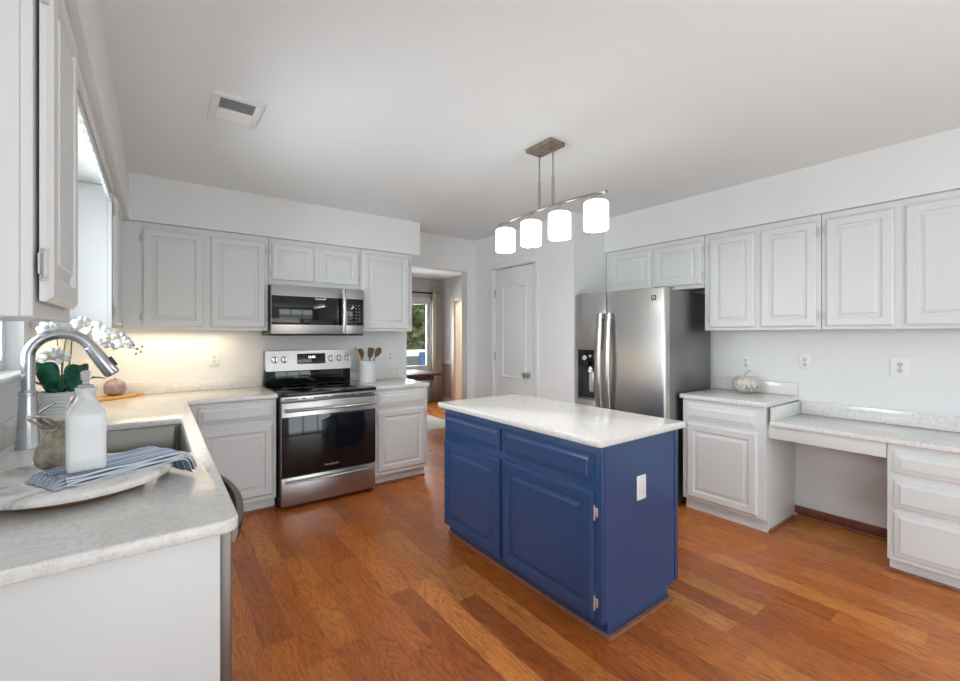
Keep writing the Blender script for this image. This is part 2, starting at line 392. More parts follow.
# ---------------------------------------------------------------- cabinets
DOOR = [(0, 0), (0, .010), (.004, .013), (.012, .020), (.052, .020), (.054, .0175), (.058, .010), (.064, .009), (.068, .010), (.086, .0175), (.088, .0195), (.091, .0195)]
DRAW = [(0, 0), (0, .008), (.003, .0105), (.008, .011), (.030, .0195), (.031, .0215), (.034, .0215)]
def front_mesh(x0, x1, z0, z1, kind):
    bm = bmesh.new(); panel(bm, x0, x1, z0, z1, DOOR if kind == 'door' else DRAW, -0.0006); return bm
def hinge_mesh(x, z, side):
    bm = bmesh.new(); s = -1 if side == 'L' else 1
    tube(bm, [(x + s * .004, -.010, z - .027), (x + s * .004, -.010, z + .027)], .0048, 10)
    tube(bm, [(x + s * .004, -.010, z - .033), (x + s * .004, -.010, z - .028)], .0062, 10); tube(bm, [(x + s * .004, -.010, z + .028), (x + s * .004, -.010, z + .033)], .0062, 10)
    a, b = sorted((x + s * .005, x + s * .019)); box(bm, a, b, -.004, -.001, z - .021, z + .021, .001); return bm
def cabinet(name, label, loc, rot, w, d, h, fronts, m='cab', toe=None, hinge='hinge', group=None, cat='cabinet', toeside=(), shoe=None, frame=True):
    """front face frame on y=0 looking to -y, body behind it; toe=(height, recess)"""
    r = thing(name, label, cat, loc, rot, group)
    zb = toe[0] if toe else 0
    bm = bmesh.new(); box(bm, 0.001, w - 0.001, 0.019, d, zb, h, 0.0015, 1)
    if toe: box(bm, 0.001, w - .001, toe[1] + .012, d, 0.0, zb)
    obj('cabinet_body', bm, m, r, local=True)
    # face frame: one rail-and-stile panel with openings behind the fronts
    bm = bmesh.new(); box(bm, 0.001, w - .001, 0, 0.0188, zb, h, 0.002, 1); obj('face_frame', bm, m, r, local=True)
    if toe: obj('toe_kick', B(0.001, w - .001, toe[1], toe[1] + .0118, 0.0005, zb - .0005), m, r, local=True)
    if shoe: obj('shoe_molding', B(0.001, w - .001, toe[1] - .016, toe[1] - .0008, .0005, .02, .004), 'shoe', r, local=True)
    for f in fronts:
        kind, x0, x1, z0, z1 = f[:5]
        o = obj('door' if kind == 'door' else 'drawer_front', front_mesh(x0, x1, z0, z1, kind), m, r, local=True, angle=20)
        if kind == 'door' and len(f) > 5:
            s = f[5]; hx = x0 if s == 'L' else x1; dz = min(.075, (z1 - z0) * .2)
            for z in (z0 + dz, z1 - dz): obj('hinge', hinge_mesh(hx, z, s), hinge, o, local=True)
    return r
UZ, UT = 1.417, 2.203
UG, BG = 'white wall cabinets under the soffits', 'white base cabinets'
H = UT - UZ
zz = lambda a, b, z0: (a - z0, b - z0)
# back wall, looking along +y
x0 = -0.1985
cabinet('wall_cabinet', 'white two-door wall cabinet in the corner, left of the microwave', (x0, 4.0, UZ), 0, .752 - x0, .318, H,
        [('door', -.085 - x0, .293 - x0, 1.44 - UZ, 2.162 - UZ, 'L'), ('door', .337 - x0, .730 - x0, 1.44 - UZ, 2.162 - UZ, 'R')], group=UG)
x0 = .754
cabinet('wall_cabinet', 'short white two-door wall cabinet directly above the microwave', (x0, 4.0, 1.806), 0, .801, .318, UT - 1.806,
        [('door', .778 - x0, 1.128 - x0, .040, .356, 'L'), ('door', 1.175 - x0, 1.536 - x0, .040, .356, 'R')], group=UG)
x0 = 1.557
cabinet('wall_cabinet', 'white single-door wall cabinet between microwave and doorway', (x0, 4.0, UZ), 0, 2.109 - x0, .318, H,
        [('door', 1.580 - x0, 2.068 - x0, 1.44 - UZ, 2.162 - UZ, 'R')], group=UG)
# left wall, looking along -x
n = cabinet('wall_cabinet', 'white wall cabinet above the marble tray, seen from its plain end', (-.2, 1.232, UZ), PI / 2, 1.70 - 1.232, .318, H,
        [('door', .020, .385, 1.45 - UZ, 2.17 - UZ, 'L')], group=UG)
for c_ in n.children:
    if c_.name.startswith('door'): c_.location.y = -.006
cabinet('wall_cabinet', 'white wall cabinet beyond the sink window, behind the tall orchid flowers', (-.2, 3.14, UZ), PI / 2, 1.174, .318, H,
        [('door', .048, .52, 1.44 - UZ, 2.162 - UZ, 'L')], group=UG)
# right wall, looking along +x
y0 = 2.733
cabinet('wall_cabinet', 'short white two-door wall cabinet above the refrigerator', (3.63, y0, 1.772), -PI / 2, y0 - 1.76, .297, UT - 1.772,
        [('door', y0 - 2.678, y0 - 2.242, .030, .390, 'L'), ('door', y0 - 2.212, y0 - 1.779, .030, .390, 'R')], group=UG)
y0 = 1.758
cabinet('wall_cabinet', 'white two-door wall cabinet beside the refrigerator, above the ceramic pumpkin', (3.63, y0, UZ), -PI / 2, y0 - .975, .297, H,
        [('door', y0 - 1.715, y0 - 1.382, .02, .745, 'L'), ('door', y0 - 1.342, y0 - .999, .02, .745, 'R')], group=UG)
y0 = .973
cabinet('wall_cabinet', 'white two-door wall cabinet above the desk, cut by the photo edge', (3.63, y0, UZ), -PI / 2, y0 - .17, .297, H,
        [('door', y0 - .949, y0 - .61, .02, .745, 'L'), ('door', y0 - .562, y0 - .20, .02, .745, 'R')], group=UG)

# base cabinets
CZ = .8795
cabinet('base_cabinet', 'white base cabinet left of the range, drawer over one door', (.145, 3.70, 0), 0, .755 - .145, .615, CZ,
        [('drawer', .09, .583, .727, .852), ('door', .09, .583, .135, .688, 'L')], toe=(.10, .06), group=BG, shoe=1)
cabinet('base_cabinet', 'white base cabinet right of the range, drawer over one door', (1.572, 3.70, 0), 0, 2.118 - 1.572, .615, CZ,
        [('drawer', .024, .512, .727, .852), ('door', .024, .512, .135, .688, 'R')], toe=(.10, .06), group=BG, shoe=1)
r = cabinet('base_cabinet', 'white sink base cabinet under the left worktop behind the dishwasher', (.129, 1.915, 0), PI / 2, 1.77, .645, .69,
        [('door', .03, .55, .135, .675), ('door', .58, 1.10, .135, .68)], toe=(.10, .06), group=BG)
r = cabinet('base_cabinet', 'white base cabinet beside the refrigerator, drawer over one door', (3.36, 1.80, 0), -PI / 2, 1.80 - 1.217, .565, CZ,
        [('drawer', 1.80 - 1.758, 1.80 - 1.262, .726, .842), ('door', 1.80 - 1.758, 1.80 - 1.262, .115, .694, 'L')], toe=(.095, .055), group=BG)
obj('shoe_molding', B(.583, .597, .055, .50, 0.0005, .02, .004), 'shoe', r, local=True)
r = cabinet('desk_drawer_cabinet', 'white three-drawer desk cabinet on the right, cut by the photo edge', (3.40, .603, 0), -PI / 2, .50, .527, .7545,
        [('drawer', .030, .47, .592, .712), ('drawer', .030, .47, .392, .553), ('drawer', .030, .47, .115, .367)], toe=(.085, .06), group=BG)
obj('shoe_molding', B(-.012, .50, .042, .0595, 0.0005, .018, .004), 'shoe', r, local=True)
# end panel of the left run
tag(obj('end_panel', B(-.515, .129, 1.277, 1.299, .0005, CZ - .001, .002), 'cab', org=(-.19, 1.288, 0)), 'plain white end panel closing the left counter run beside the dishwasher', 'panel')

# ---------------------------------------------------------------- worktops
t = thing('worktop', 'pale speckled quartz L-shaped worktop with the sink cut into it', 'worktop', (-.2, 1.25, .88))
R_ = .035
outer = [(XL + .001, 1.25)] + [(.17 - R_ + R_ * math.sin(a), 1.25 + R_ - R_ * math.cos(a)) for a in [PI / 2 * k / 6 for k in range(7)]] + [(.17, 3.68), (.764, 3.68), (.764, YB - .001), (XL + .001, YB - .001)]
bm = bmesh.new(); slab(bm, outer, .881, .915, rrect(-.36, .11, 2.07, 2.95, .012)); obj('worktop_slab', bm, 'quartz', t)
obj('backsplash', B(-.498, .764, YB - .022, YB - .001, .9153, 1.015, .003), 'quartz', t)
obj('backsplash', B(XL + .001, XL + .021, 1.25, YB - .001, .9153, 1.015, .003), 'quartz', t)
t = thing('worktop', 'small pale quartz worktop right of the range under the utensil crock', 'worktop', (1.83, 3.68, .88))
bm = bmesh.new(); slab(bm, [(1.556, 3.68), (2.132, 3.68), (2.132, YB - .001), (1.556, YB - .001)], .881, .915); obj('worktop_slab', bm, 'quartz', t)
obj('backsplash', B(1.556, 2.112, YB - .022, YB - .001, .9153, 1.015, .003), 'quartz', t)
t = thing('worktop', 'small pale quartz worktop beside the refrigerator under the ceramic pumpkin', 'worktop', (3.33, 1.5, .88))
bm = bmesh.new(); slab(bm, [(3.33, 1.198), (3.929, 1.198), (3.929, 1.810), (3.33, 1.810)], .881, .915); obj('worktop_slab', bm, 'quartz', t)
obj('backsplash', B(3.909, 3.929, 1.198, 1.80, .9153, 1.012, .003), 'quartz', t)
t = thing('desktop', 'long pale quartz desk top lower than the counter beside it', 'desktop', (3.37, .6, .755))
bm = bmesh.new(); slab(bm, [(3.37, -.35), (3.929, -.35), (3.929, 1.1955), (3.37, 1.1955)], .756, .787); obj('desktop_slab', bm, 'quartz', t)
obj('backsplash', B(3.909, 3.929, -.35, 1.175, .7873, .884, .003), 'quartz', t)
obj('backsplash', B(3.385, 3.929, 1.1755, 1.1955, .7873, .8805, .003), 'quartz', t)
obj('apron', B(3.40, 3.42, .606, 1.215, .665, .7555, .002), 'cab', t)

# ---------------------------------------------------------------- kitchen island
IX, IY = 1.60, 2.55
r = thing('kitchen_island', 'navy blue kitchen island cabinet with two drawers and two doors', 'island', (IX, IY, 0), -PI / 2)
W_, D_ = IY - 1.230, 2.240 - IX
bm = bmesh.new(); box(bm, .001, W_ - .0205, .019, D_, .085, .879); box(bm, .03, W_ - .0205, .054, D_ - .10, .0005, .0845); obj('cabinet_body', bm, 'bluecab', r, local=True)
obj('face_frame', B(.001, W_ - .0005, 0, .0188, .075, .879, .002), 'bluecab', r, local=True)
# end panel with toe notches front and back
bm = bmesh.new()
poly = [(.0195, .879), (.0195, .075), (.041, .075), (.041, .001), (D_ - .10, .001), (D_ - .10, .062), (D_, .075), (D_, .879)]
a = [bm.verts.new((W_ - .02, y, z)) for y, z in poly]; b = [bm.verts.new((W_, y, z)) for y, z in poly]
bm.faces.new(a); bm.faces.new(list(reversed(b)))
for k in range(len(a)): bm.faces.new((a[k], b[k], b[(k + 1) % len(a)], a[(k + 1) % len(a)]))
bmesh.ops.recalc_face_normals(bm, faces=bm.faces); obj('end_panel', bm, 'bluecab', r, local=True)
obj('corner_stile', B(W_ + .0002, W_ + .004, .608, .6395, .075, .879, .0015), 'bluecab', r, local=True)
obj('toe_kick', B(.002, W_ - .0205, .041, .0535, .001, .0745), 'bluecab', r, local=True)
for kind, a0, a1, z0, z1, s in (('drawer', .018, .612, .708, .838, ''), ('drawer', .652, 1.280, .708, .838, ''), ('door', .012, .610, .085, .660, 'L'), ('door', .648, 1.282, .085, .665, 'R')):
    o = obj('door' if kind == 'door' else 'drawer_front', front_mesh(a0, a1, z0, z1, kind), 'bluecab', r, local=True, angle=20)
    if s == 'R':
        for z in (.165, .575): obj('hinge', hinge_mesh(a1, z, s), 'chrome', o, local=True)['label'] = 'chrome hinge'
bm = bmesh.new(); box(bm, .0, W_ + .026, .022, .0405, .0005, .022, .004); box(bm, W_ + .0005, W_ + .026, .041, D_ - .085, .0005, .02, .004)
obj('shoe_molding', bm, 'shoe', r, local=True)['label'] = 'reddish brown wood shoe molding'
bm = bmesh.new(); slab(bm, rrect(1.555, 2.286, 1.203, 2.587, .02), .8795, .915, bev=.012)
tag(obj('island_worktop', bm, 'quartz', org=(1.92, 1.9, .88)), 'pale quartz worktop lying on the navy blue island', 'worktop')

# ---------------------------------------------------------------- outlets
def outlet(label, loc, rot, ww=.072, hh=.115, rocker=False, group='white wall outlets'):
    r = thing('wall_outlet', label, 'outlet', loc, rot, group)
    bm = bmesh.new(); box(bm, -ww / 2, ww / 2, -.006, -.0005, -hh / 2, hh / 2, .002); obj('cover_plate', bm, 'plastic', r, local=True)
    if rocker:
        obj('receptacle', B(-.017, .017, -.0085, -.0062, -.034, .034, .001), 'grayp' if False else 'white', r, local=True)
    else:
        for z in (-.0195, .0195):
            bm = bmesh.new(); lathe(bm, [(.0165, 0), (.0165, .0022), (0, .0022)], (0, -.0062, z), 20, RX); o = obj('receptacle', bm, 'white', r, local=True)
            bm = bmesh.new(); box(bm, -.008, -.005, -.0092, -.0085, z - .002, z + .008); box(bm, .005, .008, -.0092, -.0085, z - .002, z + .008); lathe(bm, [(.003, 0), (.003, .0008), (0, .0008)], (0, -.0085, z - .008), 10, RX)
            obj('slot', bm, 'dark', o, local=True)
    bm = bmesh.new(); lathe(bm, [(.003, 0), (.003, .001), (0, .0012)], (0, -.006, 0 if not rocker else .048), 10, RX); obj('screw', bm, 'grayp', r, local=True)
    return r
outlet('white outlet on the back wall left of the range', (.39, YB, 1.175), 0)
outlet('white outlet on the back wall right of the utensil crock', (2.01, YB, 1.155), 0)
outlet('white outlet in the corner behind the orchid, glowing in warm light', (-.42, YB, 1.14), 0)
outlet('white outlet directly above the ceramic pumpkin', (XR, 1.565, 1.15), -PI / 2)
outlet('white outlet above the end of the short backsplash', (XR, 1.155, 1.175), -PI / 2)
outlet('larger white outlet plate above the desk backsplash', (XR, .633, 1.165), -PI / 2, .10, .13)
outlet('white rocker outlet on the blue island end panel', (1.900, 1.230, .635), 0, .074, .118, True)

# ---------------------------------------------------------------- range
RX0, RX1, RF = .770, 1.549, 3.655
r = thing('range', 'stainless steel electric range with black glass cooktop and oven door', 'stove', ((RX0 + RX1) / 2, RF, 0))
bm = bmesh.new(); box(bm, RX0, RX1, RF, 4.30, .03, .895, .003); box(bm, RX0 + .03, RX1 - .03, RF + .05, 4.28, .0005, .03); obj('body', bm, 'blackp', r)
bm = bmesh.new(); box(bm, RX0 - .003, RX1 + .003, RF - .045, 4.235, .8952, .9225, .006); obj('cooktop', bm, 'black', r)
bm = bmesh.new()
for cx, cy, rr in ((.96, 3.82, .105), (1.35, 3.82, .08), (.96, 4.08, .075), (1.35, 4.08, .105), (1.152, 4.12, .05)):
    lathe(bm, [(rr - .0015, .9226), (rr - .0015, .9229), (rr, .9229), (rr, .9226)], (cx, cy, 0), 48)
obj('burner_ring', bm, mat('burner_ring_grey', (.10, .10, .105), .3), r)
# front trim with vent slots
obj('front_trim', B(RX0 + .002, RX1 - .002, RF - .03, RF - .001, .848, .8945, .006), 'steelx', r)
bm = bmesh.new()
for a0, a1 in ((.80, .90), (.93, .96), (1.02, 1.13), (1.17, 1.28), (1.33, 1.36), (1.40, 1.51)): box(bm, a0, a1, RF - .0315, RF - .0302, .868, .876)
obj('vent_slot', bm, 'dark', r)
bm = bmesh.new(); box(bm, RX0 + .004, RX1 - .004, RF - .042, RF - .002, .268, .846, .006); od = obj('oven_door', bm, 'steelx', r)
obj('oven_glass', B(RX0 + .006, RX1 - .006, RF - .0455, RF - .0422, .270, .735, .001), 'black', od)
def bow_handle(x0, x1, y, z, out, rad, posts=True, bow=.01):
    bm = bmesh.new(); pts = [(x0 + (x1 - x0) * k / 16, y - out - bow * math.sin(PI * k / 16), z + .0 * k) for k in range(17)]
    tube(bm, pts, rad, 12, flat=(1, .8))
    for x in (x0 + .02, x1 - .02): tube(bm, [(x, y + .001, z), (x, y - out, z)], rad * .8, 10)
    return bm
obj('handle', bow_handle(RX0 + .02, RX1 - .02, RF - .042, .790, .045, .016), 'steelx', od)
bm = bmesh.new(); box(bm, RX0 + .004, RX1 - .004, RF - .040, RF - .002, .035, .258, .006); dr = obj('storage_drawer', bm, 'steelx', r)
obj('handle', bow_handle(RX0 + .03, RX1 - .03, RF - .040, .226, .022, .012, bow=.018), 'steelx', dr)
FR = Matrix.Rotation(PI / 2, 4, 'X')
text('brand_mark', 'FRIGIDAIRE', .022, Matrix.Translation((1.16, RF - .0458, .315)) @ FR, 'chrome', od)
# back guard: tilted steel panel above a black riser
bm = bmesh.new(); box(bm, RX0, RX1, 4.245, 4.31, .9228, 1.075, .004); obj('back_riser', bm, 'black', r)
bm = bmesh.new(); ty = 4.222
b2 = bmesh.new(); v = [b2.verts.new(p) for p in ((RX0, ty - .022, 1.052), (RX1, ty - .022, 1.052), (RX1, ty, 1.235), (RX0, ty, 1.235), (RX0, 4.315, 1.0765), (RX1, 4.315, 1.0765), (RX1, 4.315, 1.235), (RX0, 4.315, 1.235))]
for f in ((0, 1, 2, 3), (4, 7, 6, 5), (0, 4, 5, 1), (3, 2, 6, 7), (0, 3, 7, 4), (1, 5, 6, 2)): b2.faces.new([v[i] for i in f])
bmesh.ops.recalc_face_normals(b2, faces=b2.faces); bmesh.ops.bevel(b2, geom=list(b2.edges), offset=.005, segments=2, affect='EDGES'); merge(bm, b2)
bgd = obj('control_panel', bm, 'steelx', r)
tilt = Matrix.Rotation(PI / 2 - math.atan2(.022, .183), 4, 'X')
def onpanel(x, z, out=0.0):
    y = ty - .022 + .022 * (z - 1.052) / .183; return Matrix.Translation((x, y, z)) @ tilt @ Matrix.Translation((0, 0, out))
bm = bmesh.new(); box(bm, -.128, .128, -.048, .048, .0005, .002, .001, mx=onpanel(1.165, 1.158)); dp = obj('display', bm, 'black', bgd)
M['led'] = emit('display_digits', (.8, .95, 1, 1), 2.0)
text('clock_digits', '12:00', .03, onpanel(1.165, 1.172, .0022), 'led', dp)
bm = bmesh.new()
for k in range(12): box(bm, -.004, .004, -.0015, .0015, .0021, .0024, mx=onpanel(1.055 + .02 * k, 1.130))
obj('touch_keys', bm, 'grayp', dp)
for x in (.845, .925, 1.345, 1.425, 1.502):
    bm = bmesh.new(); lathe(bm, [(.031, .0005), (.031, .006), (.026, .008), (.025, .028), (.021, .032), (0, .032)], (0, 0, 0), 28, onpanel(x, 1.155)); k = obj('knob', bm, 'chrome', bgd)
    obj('knob_grip', B(-.0035, .0035, -.022, .022, .0322, .036, .001, mx=onpanel(x, 1.155)), 'blackp', k)

# ---------------------------------------------------------------- microwave
mx0, mx1, my = .758, 1.556, 3.915
r = thing('microwave', 'stainless steel microwave mounted under cabinets above the range', 'microwave', ((mx0 + mx1) / 2, my, 1.39))
obj('body', B(mx0, mx1, my + .03, 4.31, 1.375, 1.803, .003), 'blackp', r)
xs = 1.385
bm = bmesh.new(); box(bm, mx0 + .001, xs, my, my + .0295, 1.388, 1.802, .004); dd = obj('door', bm, 'steelx', r)
obj('door_window', B(mx0 + .004, xs - .004, my - .002, my - .0002, 1.468, 1.712, .0008), 'black', dd)
bm = bmesh.new(); pts = [(1.355, my - .032 - .016 * math.sin(PI * k / 14), 1.405 + .385 * k / 14) for k in range(15)]; tube(bm, pts, .023, 14, flat=(1, .6))
for z in (1.44, 1.77): tube(bm, [(1.355, my + .001, z), (1.355, my - .034, z)], .010, 10)
obj('handle', bm, 'chrome', dd)
bm = bmesh.new(); box(bm, xs + .001, mx1 - .001, my, my + .0295, 1.388, 1.802, .004); cp = obj('control_panel', bm, 'steelx', r)
bm = bmesh.new(); box(bm, xs + .006, mx1 - .004, my - .002, my - .0002, 1.468, 1.712, .0008); kp = obj('keypad', bm, 'black', cp)
bm = bmesh.new()
for i in range(4):
    for j in range(6): box(bm, xs + .028 + .031 * i, xs + .042 + .031 * i, my - .0026, my - .0021, 1.50 + .030 * j, 1.507 + .030 * j)
obj('key_print', bm, mat('key_print', (.25, .24, .23), .5), kp)['kind'] = 'stuff'
obj('vent_grille', B(mx0 + .004, mx1 - .004, my + .002, my + .0295, 1.3752, 1.3875, .002), 'dark', r)
text('brand_mark', 'FRIGIDAIRE', .018, Matrix.Translation((1.16, my - .0023, 1.695)) @ FR, 'chrome', dd)

# ---------------------------------------------------------------- refrigerator
FX, fy0, fy1, fs, FT = 3.152, 1.832, 2.730, 2.374, 1.752
r = thing('refrigerator', 'stainless steel side-by-side refrigerator with an ice dispenser', 'refrigerator', (FX, 2.28, 0))
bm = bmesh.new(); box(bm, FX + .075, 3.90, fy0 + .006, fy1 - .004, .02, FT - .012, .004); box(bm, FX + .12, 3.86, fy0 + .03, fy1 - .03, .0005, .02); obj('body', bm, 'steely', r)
bm = bmesh.new(); slab(bm, [(FX + .07, fs - .005), (FX + .07, fy0)] + [(FX + .022 * (1 - math.sin(a)) , fy0 + .022 * (1 - math.cos(a))) for a in [PI / 2 * k / 6 for k in range(7)]] + [(FX, fs - .005)], .06, FT, bev=.003); fd = obj('door', bm, 'steel', r)
bm = bmesh.new(); box(bm, FX, FX + .07, fs + .005, fy1, .06, 0.79, .003); box(bm, FX, FX + .07, fs + .005, fy1, 1.245, FT, .003)
box(bm, FX, FX + .07, fs + .005, 2.505, .7895, 1.2455, 0); box(bm, FX, FX + .07, 2.695, fy1, .7895, 1.2455, 0); box(bm, FX + .055, FX + .07, 2.504, 2.696, .7895, 1.2455); fz = obj('door', bm, 'steel', r)
obj('door_gap_shade', B(FX + .0705, FX + .0745, fy0 + .008, fy1 - .006, .07, FT - .02), 'dark', r)  # dark sheet behind both doors, paints the shade of the gap
obj('toe_grille', B(FX + .03, FX + .0745, fy0 + .01, fy1 - .01, .005, .055, .002), 'blackp', r)
# dispenser niche
bm = bmesh.new(); box(bm, FX + .001, FX + .054, 2.507, 2.693, 1.10, 1.243, .002); dsp = obj('dispenser_panel', bm, 'black', fz)
obj('dispenser_niche', B(FX + .048, FX + .0545, 2.507, 2.693, .795, 1.099), 'blackp', fz)
obj('drip_tray', B(FX - .006, FX + .047, 2.507, 2.693, .791, .806, .003), 'steely', fz)
bm = bmesh.new(); lathe(bm, [(.028, 0), (.024, .03), (.012, .055)], (FX + .026, 2.565, 1.044), 20); box(bm, FX + .03, FX + .046, 2.54, 2.59, .86, 1.043, .003); obj('dispenser_lever', bm, 'chrome', fz)
bm = bmesh.new(); lathe(bm, [(.025, 0), (.023, .004), (0, .004)], (FX + .0005, 2.62, 1.17), 20, Matrix.Rotation(-PI / 2, 4, 'Y')); lathe(bm, [(.014, 0), (.012, .004), (0, .004)], (FX + .0005, 2.555, 1.19), 16, Matrix.Rotation(-PI / 2, 4, 'Y')); obj('dispenser_dial', bm, 'chrome', fz)
for y, par in ((fs + .045, fz), (fs - .045, fd)):
    bm = bmesh.new(); n_ = 20; pts = [(FX - .042 - .026 * math.sin(PI * k / n_), y, .62 + .95 * k / n_) for k in range(n_ + 1)]
    tube(bm, pts, .026, 14, flat=(1.1, .45))
    for z in (.66, 1.53): tube(bm, [(FX + .001, y, z), (FX - .05, y, z)], .013, 10)
    obj('handle', bm, 'steel', par)
bm = bmesh.new(); box(bm, FX - .002, FX - .0003, 1.905, 1.945, 1.655, 1.695, .0006); lg = obj('badge', bm, 'blackp', fd)
bm = bmesh.new(); box(bm, FX - .0026, FX - .0021, 1.912, 1.922, 1.662, 1.688); box(bm, FX - .0026, FX - .0021, 1.926, 1.938, 1.662, 1.672); box(bm, FX - .0026, FX - .0021, 1.926, 1.938, 1.677, 1.688); obj('badge_mark', bm, 'chrome', lg)
for y0, y1 in ((fy0 + .01, fy0 + .11), (fy1 - .11, fy1 - .01)): obj('hinge_cover', B(FX + .015, FX + .16, y0, y1, FT + .0003, FT + .010, .004), 'grayp', r)

# ---------------------------------------------------------------- dishwasher
r = thing('dishwasher', 'stainless steel dishwasher with a bowed handle under the left worktop', 'dishwasher', (.10, 1.61, 0))
obj('body', B(-.46, .128, 1.305, 1.908, .09, .872, .002), 'grayp', r)
obj('toe_panel', B(.06, .075, 1.306, 1.907, .0005, .089), 'blackp', r)
M['dwsteel'] = steel('dishwasher_steel', (.20, .178, .158), .45)
obj('door', B(.129, .158, 1.303, 1.909, .10, .872, .004), 'dwsteel', r)
bm = bmesh.new(); n_ = 24; secs = []
for k in range(n_ + 1):
    s = k / n_; y = 1.325 + .565 * s; xo = .163 + .044 * math.sin(PI * s) ** .7
    secs.append((xo, y))
prev = None
for xo, y in secs:
    ring = [bm.verts.new(p) for p in ((xo, y, .872), (xo + .010, y, .866), (xo + .012, y, .85), (xo + .006, y, .826), (xo - .008, y, .824), (xo - .008, y, .868))]
    if prev:
        for k in range(6): bm.faces.new((prev[k], prev[(k + 1) % 6], ring[(k + 1) % 6], ring[k]))
    else: bm.faces.new(list(reversed(ring)))
    prev = ring
bm.faces.new(prev); bmesh.ops.recalc_face_normals(bm, faces=bm.faces)
obj('handle', bm, 'dwsteel', r)

# ---------------------------------------------------------------- sink and faucet
r = thing('sink', 'stainless steel undermount sink set in the left worktop', 'sink', (-.125, 2.51, .70))
def basin(bm):
    rings = [(.0, .8805), (.006, .8805), (.012, .872), (.016, .72), (.03, .703), (.06, .70)]
    prev = None
    for ins, z in rings:
        p = [bm.verts.new((x, y, z)) for x, y in rrect(-.366 + ins, .116 - ins, 2.064 + ins, 2.956 - ins, .03)]
        if prev:
            for k in range(len(p)): bm.faces.new((prev[k], p[k], p[(k + 1) % len(p)], prev[(k + 1) % len(p)]))
        prev = p
    bm.faces.new(list(reversed(prev)))
bm = bmesh.new(); basin(bm); bmesh.ops.recalc_face_normals(bm, faces=bm.faces)
o = obj('basin', bm, 'sinksteel', r); sd = o.modifiers.new('wall', 'SOLIDIFY'); sd.thickness = .0015; sd.offset = -1
bm = bmesh.new(); lathe(bm, [(.045, 0), (.045, .003), (.03, .004), (.028, .001), (0, .001)], (-.13, 2.51, .7015), 28); obj('drain', bm, 'chrome', r)

fx, fyy = -.424, 2.535
r = thing('faucet', 'tall brushed steel pull-down faucet with a high arched neck behind the sink', 'faucet', (fx, fyy, .915))
bm = bmesh.new(); lathe(bm, [(.040, .9155), (.040, .922), (.037, .928), (.0275, 1.13), (.030, 1.133), (.030, 1.145), (.024, 1.15), (.0225, 1.155)], (fx, fyy, 0), 32); obj('base', bm, 'faucet', r)
bm = bmesh.new(); ra = .10; zc_ = 1.285
pts = [(fx, fyy, 1.14), (fx, fyy, 1.2), (fx, fyy, 1.25)] + [(fx + ra - ra * math.cos(a), fyy, zc_ + ra * math.sin(a)) for a in [math.radians(152) * k / 22 for k in range(23)]]
tube(bm, pts, .0215, 20); obj('neck', bm, 'faucet', r)
pe = Vector(pts[-1]); dv = (Vector(pts[-1]) - Vector(pts[-2])).normalized()
bm = bmesh.new(); tube(bm, [pe + dv * s for s in (0, .004, .006, .05, .14, .148)], [.0215, .0215, .0235, .0265, .0295, .027], 22); sh = obj('spray_head', bm, 'faucet', r)
bm = bmesh.new(); tube(bm, [pe + dv * .1481, pe + dv * .151], [.023, .022], 20); obj('spray_nozzle', bm, 'blackp', sh)
pz = pe + dv * .095 + Vector((.0275, .0, .012)); bm = bmesh.new(); tube(bm, [pz - dv * .022, pz + dv * .022], .008, 10); obj('spray_button', bm, 'blackp', sh)
bm = bmesh.new(); tube(bm, [(fx, fyy + .028, 1.02), (fx, fyy + .06, 1.025)], .014, 14); tube(bm, [(fx, fyy + .055, 1.025), (fx + .03, fyy + .07, 1.06), (fx + .07, fyy + .075, 1.09)], [.008, .007, .006], 10); obj('lever', bm, 'faucet', r)

# ---------------------------------------------------------------- things on the left worktop
M['marble'] = mat('marble', (.8, .8, .79), .12); t_ = NT(M['marble']); v_ = t_.coords()
a_ = t_.noise(v_, 5, 8, .65, 1.6); c_ = t_.ramp(a_.outputs[0], [(.36, lin(178, 172, 166)), (.47, lin(226, 223, 219)), (.6, lin(236, 234, 231))]); t_.l(c_, t_.b.inputs['Base Color'])
M['brownwood'] = wood('tray_wood', lin(120, 74, 46), lin(150, 98, 62))
TC = (-.192, 1.762)
r = thing('serving_tray', 'round white marble serving tray on a low wooden foot', 'tray', (*TC, .915))
bm = bmesh.new(); lathe(bm, [(.150, .9155), (.160, .919), (.165, .9425)], (*TC, 0), 56); obj('foot', bm, 'brownwood', r)
bm = bmesh.new(); lathe(bm, [(.222, .943), (.231, .947), (.234, .956), (.231, .965), (.224, .969), (0, .969)], (*TC, 0), 72); obj('tray_top', bm, 'marble', r)
TZ = .9695

# striped towel folded along the tray and falling over its edge
M['towel'] = mat('striped_towel', lin(150, 170, 195), .9); t_ = NT(M['towel'])
uv = t_.n('ShaderNodeUVMap'); sp_ = t_.n('ShaderNodeSeparateXYZ'); t_.l(uv.outputs[0], sp_.inputs[0])
st = t_.math('FRACT', t_.math('ADD', t_.math('MULTIPLY', sp_.outputs[1], 5.0), .12))
c_ = t_.ramp(st, [(0.0, lin(206, 214, 222)), (.22, lin(200, 209, 218)), (.27, lin(78, 98, 130)), (.42, lin(70, 90, 122)), (.47, lin(132, 154, 182)), (.85, lin(126, 150, 180)), (.9, lin(70, 90, 124)), (1.0, lin(76, 96, 128))])
t_.b.inputs['Sheen Weight'].default_value = .3; t_.l(c_, t_.b.inputs['Base Color'])
wv_ = t_.noise(t_.coords((1, 1, 1), 'UV'), 240, 2); t_.bump(wv_.outputs[0], .3, .002)
P0, P1 = Vector((-.232, 1.655)), Vector((.020, 1.800)); ax = (P1 - P0).normalized(); L_ = (P1 - P0).length; nr = Vector((-ax.y, ax.x))
